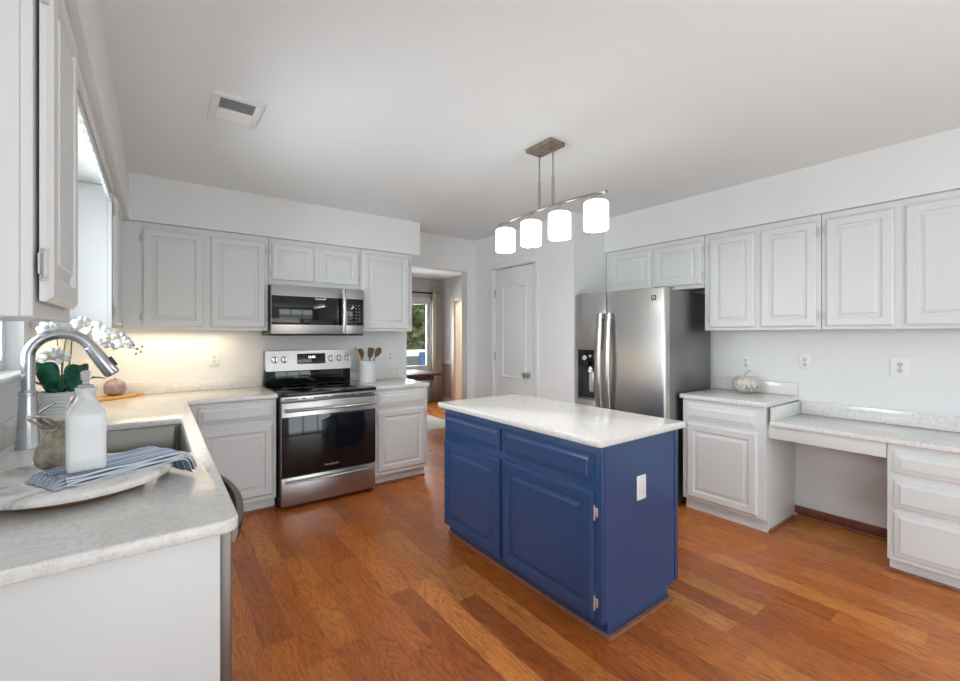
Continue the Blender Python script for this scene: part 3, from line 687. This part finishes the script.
def towel_layer(bm, hw0, hw1, zo, end, seed, th):
    rnd = random.Random(seed); ns, nw = 46, 14; ul = bm.loops.layers.uv.verify()
    tot = L_ + end; g = []
    for i in range(ns + 1):
        s = tot * i / ns; row = []
        for j in range(nw + 1):
            u = j / nw * 2 - 1; f = min(1, s / L_); hw = hw0 + (hw1 - hw0) * f
            if s < L_: p = P0 + ax * s; z = TZ + zo
            else:
                e = s - L_; R0 = .022 + zo; ang = min(e / R0, 1.25); rest = max(0, e - R0 * 1.25)
                p = P0 + ax * (L_ + R0 * math.sin(ang) + rest * math.cos(1.25)); z = TZ + zo - R0 * (1 - math.cos(ang)) - rest * math.sin(1.25); z = max(z, .921 + zo * .6)
            q = p + nr * (u * hw); z += .0018 * math.sin(u * 7 + seed) + .0015 * math.sin(s * 40 + u * 3 + seed) + .003 * max(0, 1 - s / .04) * math.sin(u * 11 + seed)
            row.append((q.x, q.y, z, s / tot, j / nw))
        g.append(row)
    for side in (0, 1):
        vs = [[bm.verts.new((x, y, z - (th if side else 0))) for x, y, z, a, b in row] for row in g]
        if side == 0: top = vs
        else: bot = vs
        for i in range(ns):
            for j in range(nw):
                idx = [(i, j), (i + 1, j), (i + 1, j + 1), (i, j + 1)]
                if side: idx.reverse()
                f = bm.faces.new([vs[a][b] for a, b in idx])
                for lpp, (a, b) in zip(f.loops, idx): lpp[ul].uv = (g[a][b][3], g[a][b][4])
    edge = [(0, j) for j in range(nw + 1)] + [(i, nw) for i in range(1, ns + 1)] + [(ns, j) for j in range(nw - 1, -1, -1)] + [(i, 0) for i in range(ns - 1, 0, -1)]
    for k in range(len(edge)):
        a, b = edge[k], edge[(k + 1) % len(edge)]
        f = bm.faces.new((top[a[0]][a[1]], top[b[0]][b[1]], bot[b[0]][b[1]], bot[a[0]][a[1]]))
        for lpp, (i, j) in zip(f.loops, (a, b, b, a)): lpp[ul].uv = (g[i][j][3], g[i][j][4])
r = thing('kitchen_towel', 'blue and white striped towel draped over the marble tray edge', 'towel', (-.12, 1.75, TZ))
bm = bmesh.new()
for k, (h0, h1, zo, en) in enumerate(((.075, .088, .0065, .070), (.079, .092, .013, .078), (.076, .088, .0195, .084), (.072, .084, .026, .090))): towel_layer(bm, h0, h1, zo, en, k * 2.3, .0052)
obj('towel_cloth', bm, 'towel', r, angle=60)
bm = bmesh.new(); rnd = random.Random(3)
for k in range(22):
    u = -1 + 2 * k / 21; q = P0 + nr * (u * .076); z = TZ + .004 + .007 * (k % 3)
    tube(bm, [(q.x, q.y, z + .003), (q.x - ax.x * .012, q.y - ax.y * .012, z + .002), (q.x - ax.x * .026 + rnd.uniform(-.004, .004), q.y - ax.y * .026 + rnd.uniform(-.004, .004), TZ + .004)], [.003, .0042, .003], 7)
obj('fringe', bm, mat('towel_fringe', lin(176, 186, 198), .9), r)

# white square bottle standing on the towel
BZ = TZ + .030; bx, by = -.163, 1.668
r = thing('bottle', 'white ceramic square bottle with a glass stopper standing on the towel', 'bottle', (bx, by, BZ))
def sq(hw, rr, z): return [(x, y, z) for x, y in rrect(-hw, hw, -hw, hw, rr, 6)]
bm = bmesh.new(); prev = None; MZ = Matrix.Translation((bx, by, BZ)) @ Matrix.Rotation(math.radians(8), 4, 'Z') @ Matrix.Diagonal((.77, .77, .92, 1))
for hw, rr, z in ((.050, .008, 0), (.054, .012, .003), (.0555, .014, .012), (.0555, .014, .165), (.053, .016, .178), (.045, .020, .192), (.034, .024, .208), (.027, .0265, .220), (.026, .0255, .232), (.028, .0275, .237), (.031, .0305, .243), (.031, .0305, .250), (.026, .0255, .250), (.024, .0235, .235)):
    ring = [bm.verts.new(MZ @ Vector(p)) for p in sq(hw, rr, z)]
    if prev:
        for k in range(len(ring)): bm.faces.new((prev[k], prev[(k + 1) % len(ring)], ring[(k + 1) % len(ring)], ring[k]))
    else: bm.faces.new(list(reversed(ring)))
    prev = ring
bm.faces.new(prev); obj('bottle_body', bm, 'white', r, angle=50)
bm = bmesh.new(); lathe(bm, [(.017, .217), (.017, .236), (.008, .240), (.007, .250), (.011, .254), (.012, .272), (.008, .278), (0, .279)], (bx, by, BZ), 24)
obj('stopper', bm, mat('stopper_glass', (.62, .62, .62), .1, 0, Transmission_Weight=.4), r)

# burlap pouch tied with a striped ribbon
px_, py_ = -.240, 1.905
M['burlap'] = mat('burlap', lin(170, 158, 140), .95); t_ = NT(M['burlap']); n1 = t_.noise(t_.coords(), 28, 5, .7); t_.l(t_.ramp(n1.outputs[0], [(.35, lin(142, 130, 112)), (.6, lin(190, 180, 164))]), t_.b.inputs['Base Color']); n2 = t_.noise(t_.coords(), 420, 2); t_.bump(n2.outputs[0], .6, .004)
M['ribbon'] = wood('striped_ribbon', lin(120, 106, 92), lin(214, 206, 194), .9, (120, 120, 200))
r = thing('pouch', 'small beige burlap pouch tied with ribbon, left of the white bottle', 'pouch', (px_, py_, TZ))
bm = bmesh.new(); lathe(bm, [(.050, 0), (.066, .006), (.070, .03), (.064, .06), (.049, .085), (.031, .106), (.018, .116), (.016, .121), (.024, .130), (.034, .142), (.030, .144), (.012, .13), (0, .128)], (px_, py_, TZ + .0005), 36)
for v in bm.verts:
    a = math.atan2(v.co.y - py_, v.co.x - px_); h = v.co.z - TZ
    k = 1 + .05 * math.sin(3 * a + 1) + (.10 * math.sin(9 * a) if h > .08 else .02 * math.sin(8 * a))
    v.co.x = px_ + (v.co.x - px_) * k; v.co.y = py_ + (v.co.y - py_) * k
obj('pouch_body', bm, 'burlap', r, angle=80)
bm = bmesh.new(); lathe(bm, [(.0185, .113), (.021, .117), (.0185, .123)], (px_, py_, TZ), 20)
def ribbon_loop(bm, d, w, ln, up):
    pts = []
    for k in range(13):
        a = 2 * PI * k / 12; pts.append(Vector((px_, py_, TZ + .118)) + Vector(d) * (ln * .5 * (1 - math.cos(a))) + Vector((0, 0, 1)) * (up * .5 * (1 - math.cos(a)) + w * math.sin(a)))
    tube(bm, pts, .0085, 8, flat=(1.7, .45))
ribbon_loop(bm, (-.85, -.45, 0), .014, .085, .04); ribbon_loop(bm, (-.95, .1, 0), .012, .06, .03); ribbon_loop(bm, (.55, -.45, 0), .016, .05, .095); ribbon_loop(bm, (.75, .2, 0), .012, .04, .05)
tube(bm, [(px_, py_ - .015, TZ + .118), (px_ - .03, py_ - .03, TZ + .11), (px_ - .055, py_ - .03, TZ + .125)], .005, 8, flat=(1.6, .6))
obj('ribbon', bm, 'ribbon', r, angle=60)

# potted orchid
ox, oy = -.395, 3.06
r = thing('potted_orchid', 'potted white orchid with dark green leaves in a ribbed white pot', 'orchid', (ox, oy, .915))
prof = [(.070, .9155), (.078, .917)]
for k in range(40):
    z = .92 + .165 * k / 39; prof.append((.080 + .010 * k / 39 + .0022 * math.sin(k * PI / 2.0), z))
prof += [(.092, 1.088), (.092, 1.093), (.085, 1.094), (.083, 1.075)]
bm = bmesh.new(); lathe(bm, prof, (ox, oy, 0), 48); obj('pot', bm, 'white', r, angle=60)
bm = bmesh.new(); lathe(bm, [(.082, 1.074), (.05, 1.082), (0, 1.084)], (ox, oy, 0), 24); obj('soil', bm, mat('moss', lin(70, 62, 40), .95), r)
M['leaf'] = mat('orchid_leaf', lin(24, 84, 66), .25); t_ = NT(M['leaf']); n1 = t_.noise(t_.coords((1, 1, 1)), 14, 3); t_.l(t_.ramp(n1.outputs[0], [(.35, lin(14, 62, 48)), (.65, lin(44, 118, 92))]), t_.b.inputs['Base Color'])
M['leafdark'] = mat('orchid_leaf_dark', lin(34, 52, 26), .3)
def leaf(az, ln, wd, rise, droop, m, z0=1.085, tw=0.0, off=0.0):
    bm = bmesh.new(); n, q = 14, 6; rows = []; d = Vector((math.cos(az), math.sin(az), 0)); sd_ = Vector((-d.y, d.x, 0))
    for i in range(n + 1):
        s = i / n; p = Vector((ox + off, oy, z0)) + d * (ln * s) + Vector((0, 0, rise * math.sin(s * PI / 2) - droop * s * s)); hw = wd * (math.sin(PI * min(1, s * .92 + .08)) ** .7)
        rows.append([bm.verts.new(p + sd_ * (hw * (2 * j / q - 1)) * math.cos(tw) + Vector((0, 0, abs(2 * j / q - 1) * hw * .35 + (2 * j / q - 1) * hw * math.sin(tw)))) for j in range(q + 1)])
    for a, b in zip(rows, rows[1:]):
        for j in range(q): bm.faces.new((a[j], b[j], b[j + 1], a[j + 1]))
    o = obj('leaf', bm, m, r, angle=80); sdm = o.modifiers.new('thick', 'SOLIDIFY'); sdm.thickness = .003
leaf(math.radians(-110), .07, .050, .165, .01, 'leaf', off=-.035); leaf(math.radians(-60), .07, .050, .15, .01, 'leaf', off=.045)
leaf(math.radians(-165), .17, .028, .075, .0, 'leafdark'); leaf(math.radians(28), .19, .026, .09, .035, 'leafdark')
leaf(math.radians(-95), .10, .045, .05, .04, 'leaf'); leaf(math.radians(100), .11, .04, .10, .02, 'leaf')
def spline(pts, n=8):
    pts = [Vector(p) for p in pts]; P = [pts[0] * 2 - pts[1]] + pts + [pts[-1] * 2 - pts[-2]]; out = []
    for i in range(1, len(P) - 2):
        for k in range(n):
            u = k / n; a, b, c, d = P[i - 1:i + 3]
            out.append(.5 * ((2 * b) + (c - a) * u + (2 * a - 5 * b + 4 * c - d) * u * u + (3 * b - a - 3 * c + d) * u ** 3))
    return out + [pts[-1]]
M['stem'] = mat('orchid_stem', lin(96, 92, 48), .5); M['petal'] = mat('orchid_petal', (.70, .70, .69), .6, 0, Subsurface_Weight=0.0); M['lip'] = mat('orchid_lip', lin(206, 196, 120), .5); M['bud'] = mat('orchid_bud', lin(150, 140, 96), .5)
stems = [[(ox, oy, 1.08), (-.385, 3.05, 1.25), (-.365, 3.03, 1.385), (-.31, 3.02, 1.435), (-.235, 3.00, 1.405), (-.155, 2.99, 1.345), (-.085, 2.98, 1.30)],
         [(ox + .01, oy + .01, 1.08), (-.36, 3.07, 1.26), (-.35, 3.07, 1.365), (-.30, 3.06, 1.395), (-.22, 3.05, 1.37), (-.14, 3.03, 1.31)],
         [(ox - .01, oy, 1.08), (-.405, 3.03, 1.22), (-.40, 3.0, 1.36), (-.415, 2.97, 1.415), (-.43, 2.94, 1.40)],
         [(ox, oy - .01, 1.08), (-.385, 3.01, 1.20), (-.385, 2.97, 1.275), (-.415, 2.94, 1.295), (-.445, 2.92, 1.275)]]
def flower(p, facing, s, rnd):
    bm = bmesh.new(); f = Vector(facing).normalized(); q = f.to_track_quat('Z', 'Y').to_matrix().to_4x4(); mx = Matrix.Translation(p) @ q @ Matrix.Rotation(rnd.uniform(-.5, .5), 4, 'Z')
    for k, (ang, ln, wd) in enumerate(((90, 1, .50), (210, .95, .48), (330, .95, .48), (15, 1.05, .72), (165, 1.05, .72))):
        a = math.radians(ang); d = Vector((math.cos(a), math.sin(a), 0)); e = Vector((-d.y, d.x, 0)); g = []
        for i in range(5):
            u = i / 4; hw = s * wd * math.sin(PI * (.12 + .8 * u)) * .75
            g.append([bm.verts.new(mx @ (d * (s * ln * u) + e * (hw * j) + Vector((0, 0, s * (.18 * u - .22 * u * u) - abs(j) * s * .06 + (.02 * s if k > 2 else 0))))) for j in (-1, 0, 1)])
        for a_, b_ in zip(g, g[1:]):
            for j in range(2): bm.faces.new((a_[j], b_[j], b_[j + 1], a_[j + 1]))
    o = obj('flower', bm, 'petal', r, angle=80); sm = o.modifiers.new('thick', 'SOLIDIFY'); sm.thickness = .0012
    bm = bmesh.new(); lathe(bm, [(0, 0), (s * .16, s * .06), (s * .14, s * .2), (0, s * .30)], (0, 0, 0), 10, mx); obj('lip', bm, 'lip', o)
rnd = random.Random(11)
for k, st_ in enumerate(stems):
    pts = spline(st_); bm = bmesh.new(); tube(bm, pts, [.0035 - .0018 * i / len(pts) for i in range(len(pts))], 7); obj('stem', bm, 'stem', r)
    if k == 0: sel = [(.50, .030), (.56, .032), (.62, .034), (.68, .034), (.73, .034), (.78, .034), (.83, .032), (.88, .030)]
    elif k == 1: sel = [(.55, .030), (.64, .033), (.72, .034), (.80, .034), (.88, .032), (.95, .030)]
    elif k == 2: sel = [(.66, .028), (.76, .028), (.86, .028), (.96, .026)]
    else: sel = [(.50, .026), (.60, .027), (.70, .027), (.80, .027), (.90, .027), (.99, .025)]
    for u, s in sel:
        p = pts[min(len(pts) - 1, int(u * (len(pts) - 1)))] + Vector((rnd.uniform(-.01, .01), -.014 + rnd.uniform(-.012, .008), rnd.uniform(-.014, .012)))
        flower(p + Vector((0, 0, -.006)), (rnd.uniform(-.2, .6), -1, rnd.uniform(-.3, .25)), s * 1.35, rnd)
for i, p in enumerate(((-.10, 2.975, 1.325), (-.085, 2.98, 1.305), (-.065, 2.975, 1.318), (-.07, 2.97, 1.29), (-.09, 2.97, 1.28))):
    bm = bmesh.new(); lathe(bm, [(0, -.009), (.006, -.004), (.0065, .002), (0, .009)], p, 10); obj('bud', bm, 'bud', r)

# cutting board and gourd in the lit corner
M['boardwood'] = wood('board_wood', lin(186, 132, 66), lin(206, 156, 90), .45, (40, 4, 40))
bmx = Matrix.Translation((-.265, 4.135, .9155)) @ Matrix.Rotation(math.radians(-52), 4, 'Z')
bm = bmesh.new(); slab(bm, rrect(-.085, .085, -.15, .13, .03) , 0, .018, bev=.004, mx=bmx); slab(bm, rrect(-.022, .022, .128, .225, .018), 0, .018, bev=.004, mx=bmx)
tag(obj('cutting_board', bm, 'boardwood', org=(-.265, 4.06, .9155)), 'wooden cutting board with a handle on the worktop by the backsplash', 'cutting board')
M['gourdskin'] = mat('gourd_skin', lin(150, 134, 140), .5); t_ = NT(M['gourdskin']); n1 = t_.noise(t_.coords(), 22, 4); t_.l(t_.ramp(n1.outputs[0], [(.3, lin(128, 110, 120)), (.7, lin(176, 162, 162))]), t_.b.inputs['Base Color'])
gx, gy, gz = -.250, 4.185, .934
r = thing('gourd', 'small round purple-grey gourd sitting on the wooden cutting board', 'gourd', (gx, gy, gz))
bm = bmesh.new(); lathe(bm, [(0, .002), (.035, .0), (.058, .018), (.068, .047), (.066, .078), (.050, .106), (.024, .120), (0, .119)], (gx, gy, gz), 36)
for v in bm.verts:
    a = math.atan2(v.co.y - gy, v.co.x - gx); k = 1 - .025 * abs(math.cos(4 * a)); v.co.x = gx + (v.co.x - gx) * k; v.co.y = gy + (v.co.y - gy) * k
obj('gourd_body', bm, 'gourdskin', r, angle=80)
bm = bmesh.new(); tube(bm, [(gx, gy, gz + .112), (gx + .002, gy, gz + .121), (gx + .006, gy, gz + .126)], [.008, .006, .005], 8); obj('stem', bm, mat('gourd_stem', lin(92, 74, 52), .8), r)

# ---------------------------------------------------------------- crock and utensils
cx_, cy_ = 1.672, 4.10
r = thing('utensil_crock', 'white ceramic crock holding wooden utensils beside the range', 'crock', (cx_, cy_, .915))
bm = bmesh.new(); lathe(bm, [(.074, .9155), (.080, .918), (.081, 1.115), (.083, 1.122), (.081, 1.127), (.076, 1.125), (.075, .93), (0, .928)], (cx_, cy_, 0), 40); obj('crock_body', bm, 'white', r)
M['spoonwood'] = wood('spoon_wood', lin(74, 50, 36), lin(104, 74, 50), .5, (60, 60, 8)); M['lightwood'] = wood('spatula_wood', lin(170, 136, 100), lin(196, 164, 126), .5, (60, 60, 8))
UGp = 'wooden utensils in the white crock'
def utensil(name, label, base, top, kind, m):
    r = thing(name, label, 'utensil', base, 0, UGp); b0, b1 = Vector(base), Vector(top); d = (b1 - b0).normalized()
    bm = bmesh.new(); tube(bm, [b0, b0.lerp(b1, .5), b1], [.006, .0055, .005], 10); obj('handle', bm, m, r)
    bm = bmesh.new(); side = d.cross(Vector((0, 1, 0))).normalized(); up = Vector((0, 1, 0)) * .5
    hl = .105
    if kind == 'spoon': prof = [(.007, 0), (.018, .15), (.031, .4), (.033, .62), (.027, .85), (.013, .97), (.002, 1)]
    elif kind == 'spat': prof = [(.007, 0), (.024, .2), (.030, .5), (.034, .9), (.031, 1)]
    else: prof = [(.006, 0), (.010, .3), (.012, .9), (.011, 1)]
    fr, bk = [], []
    for hw, s in prof:
        p = b1 + d * (hl * s - .006); fr.append([bm.verts.new(p + side * (hw * j) + Vector((0, -.004 + (.004 if kind == 'spoon' and j == 0 else 0), 0))) for j in (-1, 0, 1)]); bk.append([bm.verts.new(p + side * (hw * j) + Vector((0, .004 + (.005 if kind == 'spoon' and j == 0 else 0), 0))) for j in (-1, 0, 1)])
    for i in range(len(prof) - 1):
        for j in range(2):
            bm.faces.new((fr[i][j], fr[i][j + 1], fr[i + 1][j + 1], fr[i + 1][j])); bm.faces.new((bk[i][j], bk[i + 1][j], bk[i + 1][j + 1], bk[i][j + 1]))
        for j, o_ in ((0, 1), (2, 0)):
            q = (fr[i][j], fr[i + 1][j], bk[i + 1][j], bk[i][j]); bm.faces.new(q if o_ else tuple(reversed(q)))
    for i in (0, -1): bm.faces.new((fr[i][0], fr[i][1], fr[i][2], bk[i][2], bk[i][1], bk[i][0]))
    bmesh.ops.recalc_face_normals(bm, faces=bm.faces); obj('head', bm, m, r, angle=60)
utensil('wooden_spatula', 'pale narrow wooden utensil, leftmost in the crock', (cx_ + .042, cy_ - .020, .934), (cx_ - .088, cy_ - .014, 1.170), 'stick', 'lightwood')
utensil('wooden_spoon', 'dark wooden spoon leaning left in the crock, beside the pale utensil', (cx_ + .01, cy_ + .036, .934), (cx_ - .045, cy_ + .036, 1.15), 'spoon', 'spoonwood')
utensil('wooden_spatula', 'broad dark wooden spatula upright in the middle of the crock', (cx_ - .012, cy_ - .001, .934), (cx_ + .022, cy_ - .001, 1.155), 'spat', 'spoonwood')
utensil('wooden_spoon', 'dark wooden spoon leaning right in the crock, rightmost of the utensils', (cx_ - .04, cy_ + .016, .934), (cx_ + .09, cy_ + .016, 1.165), 'spoon', 'spoonwood')

# ---------------------------------------------------------------- ceramic pumpkin
M['crackle'] = mat('crackle_ceramic', lin(214, 208, 198), .3); t_ = NT(M['crackle']); n1 = t_.noise(t_.coords(), 16, 5, .7, 1.5); t_.l(t_.ramp(n1.outputs[0], [(.40, lin(140, 132, 118)), (.50, lin(218, 213, 204)), (.6, lin(180, 173, 162))]), t_.b.inputs['Base Color'])
qx, qy, qz = 3.80, 1.515, .9155
r = thing('ceramic_pumpkin', 'small whitish ceramic pumpkin on the worktop beside the refrigerator', 'pumpkin', (qx, qy, qz))
bm = bmesh.new(); seg = 64; rings = []
for i in range(17):
    ph = PI * i / 16
    rings.append([bm.verts.new((qx + (.098 * math.sin(ph) ** .75 * (1 - .10 * (1 - abs(math.sin(4 * a))) ** 2)) * math.cos(a), qy + (.098 * math.sin(ph) ** .75 * (1 - .10 * (1 - abs(math.sin(4 * a))) ** 2)) * math.sin(a), qz + .072 - .072 * math.cos(ph) - (.014 * math.exp(-((PI - ph) / .35) ** 2)))) for a in [2 * PI * k / seg for k in range(seg)]])
for a, b in zip(rings, rings[1:]):
    for k in range(seg): bm.faces.new((a[k], a[(k + 1) % seg], b[(k + 1) % seg], b[k]))
bmesh.ops.remove_doubles(bm, verts=bm.verts, dist=1e-5); bmesh.ops.recalc_face_normals(bm, faces=bm.faces); obj('pumpkin_body', bm, 'crackle', r, angle=80)
bm = bmesh.new(); tube(bm, [(qx, qy, qz + .126), (qx, qy, qz + .155), (qx + .004, qy - .012, qz + .170), (qx + .006, qy - .028, qz + .178)], [.016, .010, .008, .010], 12); obj('stem', bm, 'crackle', r)

# ---------------------------------------------------------------- pendant lamp over the island
LX = 1.93
r = thing('pendant_light', 'brushed nickel linear pendant with four white cylinder shades over the island', 'light', (LX, 1.905, 2.54))
bm = bmesh.new(); box(bm, LX - .085, LX + .045, 1.785, 2.000, 2.515, 2.5395, .006); obj('canopy', bm, wood('canopy_bronze', lin(112, 98, 84), lin(140, 124, 106), .4), r)
for y in (1.845, 1.962):
    bm = bmesh.new(); tube(bm, [(LX, y, 2.516), (LX, y, 2.16)], .0055, 10); tube(bm, [(LX, y, 2.34), (LX, y, 2.165)], .0095, 12); obj('rod', bm, 'nickel', r)
bm = bmesh.new(); pts = [(LX, 1.455 + .905 * k / 24, 2.150 + .018 * math.sin(PI * k / 24)) for k in range(25)]; tube(bm, pts, .012, 10, flat=(1.3, .65)); obj('bar', bm, 'nickel', r)
M['shade'] = emit('lit_glass_shade', (1, .985, .965, 1), 2.0, (.85, .85, .85, 1))
for i, y in enumerate((1.523, 1.792, 2.038, 2.293)):
    bm = bmesh.new(); lathe(bm, [(.030, 2.112), (.032, 2.118), (.032, 2.130), (.012, 2.136), (.010, 2.155)], (LX, y, 0), 24); fit = obj('fitter', bm, 'nickel', r)
    bm = bmesh.new(); lathe(bm, [(.030, 2.1115), (.060, 2.110), (.0665, 2.104), (.0675, 2.098), (.0675, 1.966), (.0665, 1.958), (.0635, 1.957), (.0645, 1.97), (.0645, 2.09), (.055, 2.104), (.028, 2.106)], (LX, y, 0), 40); obj('lamp_shade', bm, 'shade', fit)
    pl = bpy.data.lights.new('pendant_bulb', 'POINT'); pl.energy = 5.5; pl.color = (1, .95, .89); pl.shadow_soft_size = .03; po = bpy.data.objects.new('pendant_bulb', pl); C.objects.link(po); po.location = (LX, y, 1.99)

# ---------------------------------------------------------------- ceiling vent
r = thing('ceiling_vent', 'white rectangular air vent with two sets of slats in the ceiling', 'vent', (.33, 2.55, 2.54))
vx0, vx1, vy0, vy1 = .213, .437, 2.395, 2.71
bm = bmesh.new(); zt = 2.5395; fw = .035
for a in ((vx0, vx1, vy0, vy0 + fw), (vx0, vx1, vy1 - fw, vy1), (vx0, vx0 + fw, vy0 + fw, vy1 - fw), (vx1 - fw, vx1, vy0 + fw, vy1 - fw), (vx0 + fw, vx1 - fw, 2.548, 2.556)): box(bm, *a, zt - .008, zt, .002)
obj('frame', bm, 'trim', r)
obj('duct_shade', B(vx0 + fw, vx1 - fw, vy0 + fw, vy1 - fw, zt - .0008, zt), 'dark', r)  # thin dark sheet, its colour stands for shade inside the vent
for k in range(8):
    for y0, sgn in ((vy0 + fw + .008, 1), (2.562, -1)):
        y = y0 + .0142 * k; mx = Matrix.Translation((0, y, zt - .006)) @ Matrix.Rotation(sgn * math.radians(38), 4, 'X')
        obj('slat', B(vx0 + fw, vx1 - fw, -.0065, .0065, -.0005, .0005, mx=mx), 'trim', r)

# ---------------------------------------------------------------- dining room things
M['darkwood'] = wood('dark_table_wood', lin(58, 34, 22), lin(82, 50, 32), .55)
r = thing('dining_table', 'dark wooden dining table seen through the doorway', 'table', (3.1, 6.55, 0))
obj('tabletop', B(2.3, 3.78, 6.12, 7.05, .715, .75, .006), 'darkwood', r)
bm = bmesh.new(); box(bm, 2.4, 3.66, 6.18, 6.20, .64, .7148); box(bm, 2.4, 3.66, 6.97, 6.99, .64, .7148); obj('apron', bm, 'darkwood', r)
for x in (2.5, 3.28):
    bm = bmesh.new(); lathe(bm, [(.05, .0135), (.05, .05), (.035, .12), (.045, .4), (.035, .62), (.05, .6395)], (x, 6.585, 0), 20); box(bm, x - .04, x + .04, 6.2, 6.97, .59, .6395, .006); obj('leg', bm, 'darkwood', r)
rug = obj('area_rug', B(2.2, 3.72, 5.45, 7.3, .0005, .013, .004), paint('rug_wool', lin(206, 202, 196), .95, .15, .5), org=(2.96, 6.4, 0)); tag(rug, 'pale grey rug under the dining table beyond the doorway', 'rug')
r = thing('curtain_rod', 'dark curtain rod above the dining room window', 'curtain rod', (3.9, 7.80, 2.25))
bm = bmesh.new(); tube(bm, [(2.9, 7.80, 2.245), (4.72, 7.80, 2.245)], .016, 12); obj('rod', bm, 'darkwood', r)
bm = bmesh.new(); lathe(bm, [(.014, 0), (.03, .02), (.03, .04), (0, .05)], (4.72, 7.80, 2.245), 16, Matrix.Rotation(PI / 2, 4, 'Y')); obj('finial', bm, 'darkwood', r)
bm = bmesh.new(); tube(bm, [(4.66, 7.80, 2.245), (4.66, 7.899, 2.245)], .008, 8); obj('bracket', bm, 'darkwood', r)
bm = bmesh.new(); rows = []
for z in (.004, .8, 1.6, 2.20, 2.29):
    rows.append([bm.verts.new((4.565 + .20 * k / 60, 7.728 + .042 * math.sin(k * 2 * PI / 12), z)) for k in range(61)])
for a, b in zip(rows, rows[1:]):
    for k in range(60): bm.faces.new((a[k], a[k + 1], b[k + 1], b[k]))
M['curtain'] = mat('beige_curtain', lin(224, 216, 200), .9)
o = obj('curtain', bm, 'curtain', org=(4.665, 7.73, .004), angle=80); sm = o.modifiers.new('thick', 'SOLIDIFY'); sm.thickness = .004; tag(o, 'beige floor-length curtain beside the dining room window', 'curtain')

# ---------------------------------------------------------------- yard outside the windows
gm = mat('lawn', lin(110, 128, 70), .95); t_ = NT(gm); n1 = t_.noise(t_.coords(), 2, 6); t_.l(t_.ramp(n1.outputs[0], [(.3, lin(52, 64, 32)), (.7, lin(84, 94, 52))]), t_.b.inputs['Base Color'])
struct('ground_yard', B(-30, 30, -30, 45, -.6, -.5), gm)
M['bark'] = wood('bark', lin(70, 58, 46), lin(96, 82, 66), .9)
def foliage_mat(name, a, b):
    m = mat(name, a, .8); t = NT(m); n = t.noise(t.coords(), 6, 5, .7); t.l(t.ramp(n.outputs[0], [(.35, a), (.65, b)]), t.b.inputs['Base Color']); return m
FM = [foliage_mat('leaves_dark', lin(24, 40, 26), lin(46, 66, 42)), foliage_mat('leaves_light', lin(70, 88, 46), lin(104, 120, 72))]
def tree(x, y, h, rad, m, label, seed):
    r = thing('tree', label, 'tree', (x, y, -.5), 0, 'trees outside the dining window'); rnd = random.Random(seed)
    bm = bmesh.new(); tube(bm, [(x, y, -.5), (x + .05, y, h * .3), (x - .03, y, h * .7)], [.16, .12, .06], 10); obj('trunk', bm, 'bark', r)
    bm = bmesh.new()
    for k in range(1900):
        u = Vector((rnd.gauss(0, 1), rnd.gauss(0, 1), rnd.gauss(0, 1))).normalized() * rad * rnd.uniform(.5, 1); c = Vector((x, y, h * .62)) + Vector((u.x, u.y, u.z * h * .42 / rad))
        q = Matrix.Translation(c) @ Matrix.Rotation(rnd.uniform(0, 6), 4, Vector((rnd.random(), rnd.random(), rnd.random() + .1)).normalized()); s = rnd.uniform(.12, .30)
        vs = [bm.verts.new(q @ Vector(p)) for p in ((-s, 0, 0), (0, -s * .5, .02), (s, 0, 0), (0, s * .5, .02))]; bm.faces.new(vs)
    o = obj('crown', bm, m, r)
tree(6.9, 13.6, 3.5, 1.5, FM[1], 'pale green leafy tree outside the dining window', 1)
tree(10.2, 18.2, 5.6, 2.0, FM[0], 'dark green tree at the right of the dining window view', 2)
r = thing('yard_fence', 'pale grey board fence with a white cap outside the dining window', 'fence', (6.5, 12.0, -.5))
obj('fence_boards', B(2.5, 9.5, 12.0, 12.05, -.5, .72), paint('fence_grey', lin(92, 98, 88), .9), r)
obj('fence_cap', B(2.5, 9.5, 11.97, 12.08, .7201, .92, .01), 'trim', r)
bm = bmesh.new(); lathe(bm, [(.13, -.499), (.15, -.48), (.16, -.1), (.17, -.08), (.16, -.06), (.16, .35), (.17, .37), (.16, .39), (.15, .85), (.12, .88), (0, .88)], (6.30, 11.2, 0), 32)
tag(obj('rain_barrel', bm, mat('blue_plastic', lin(36, 72, 112), .35), org=(6.30, 11.2, -.5)), 'blue barrel standing by the fence outside the dining window', 'barrel')
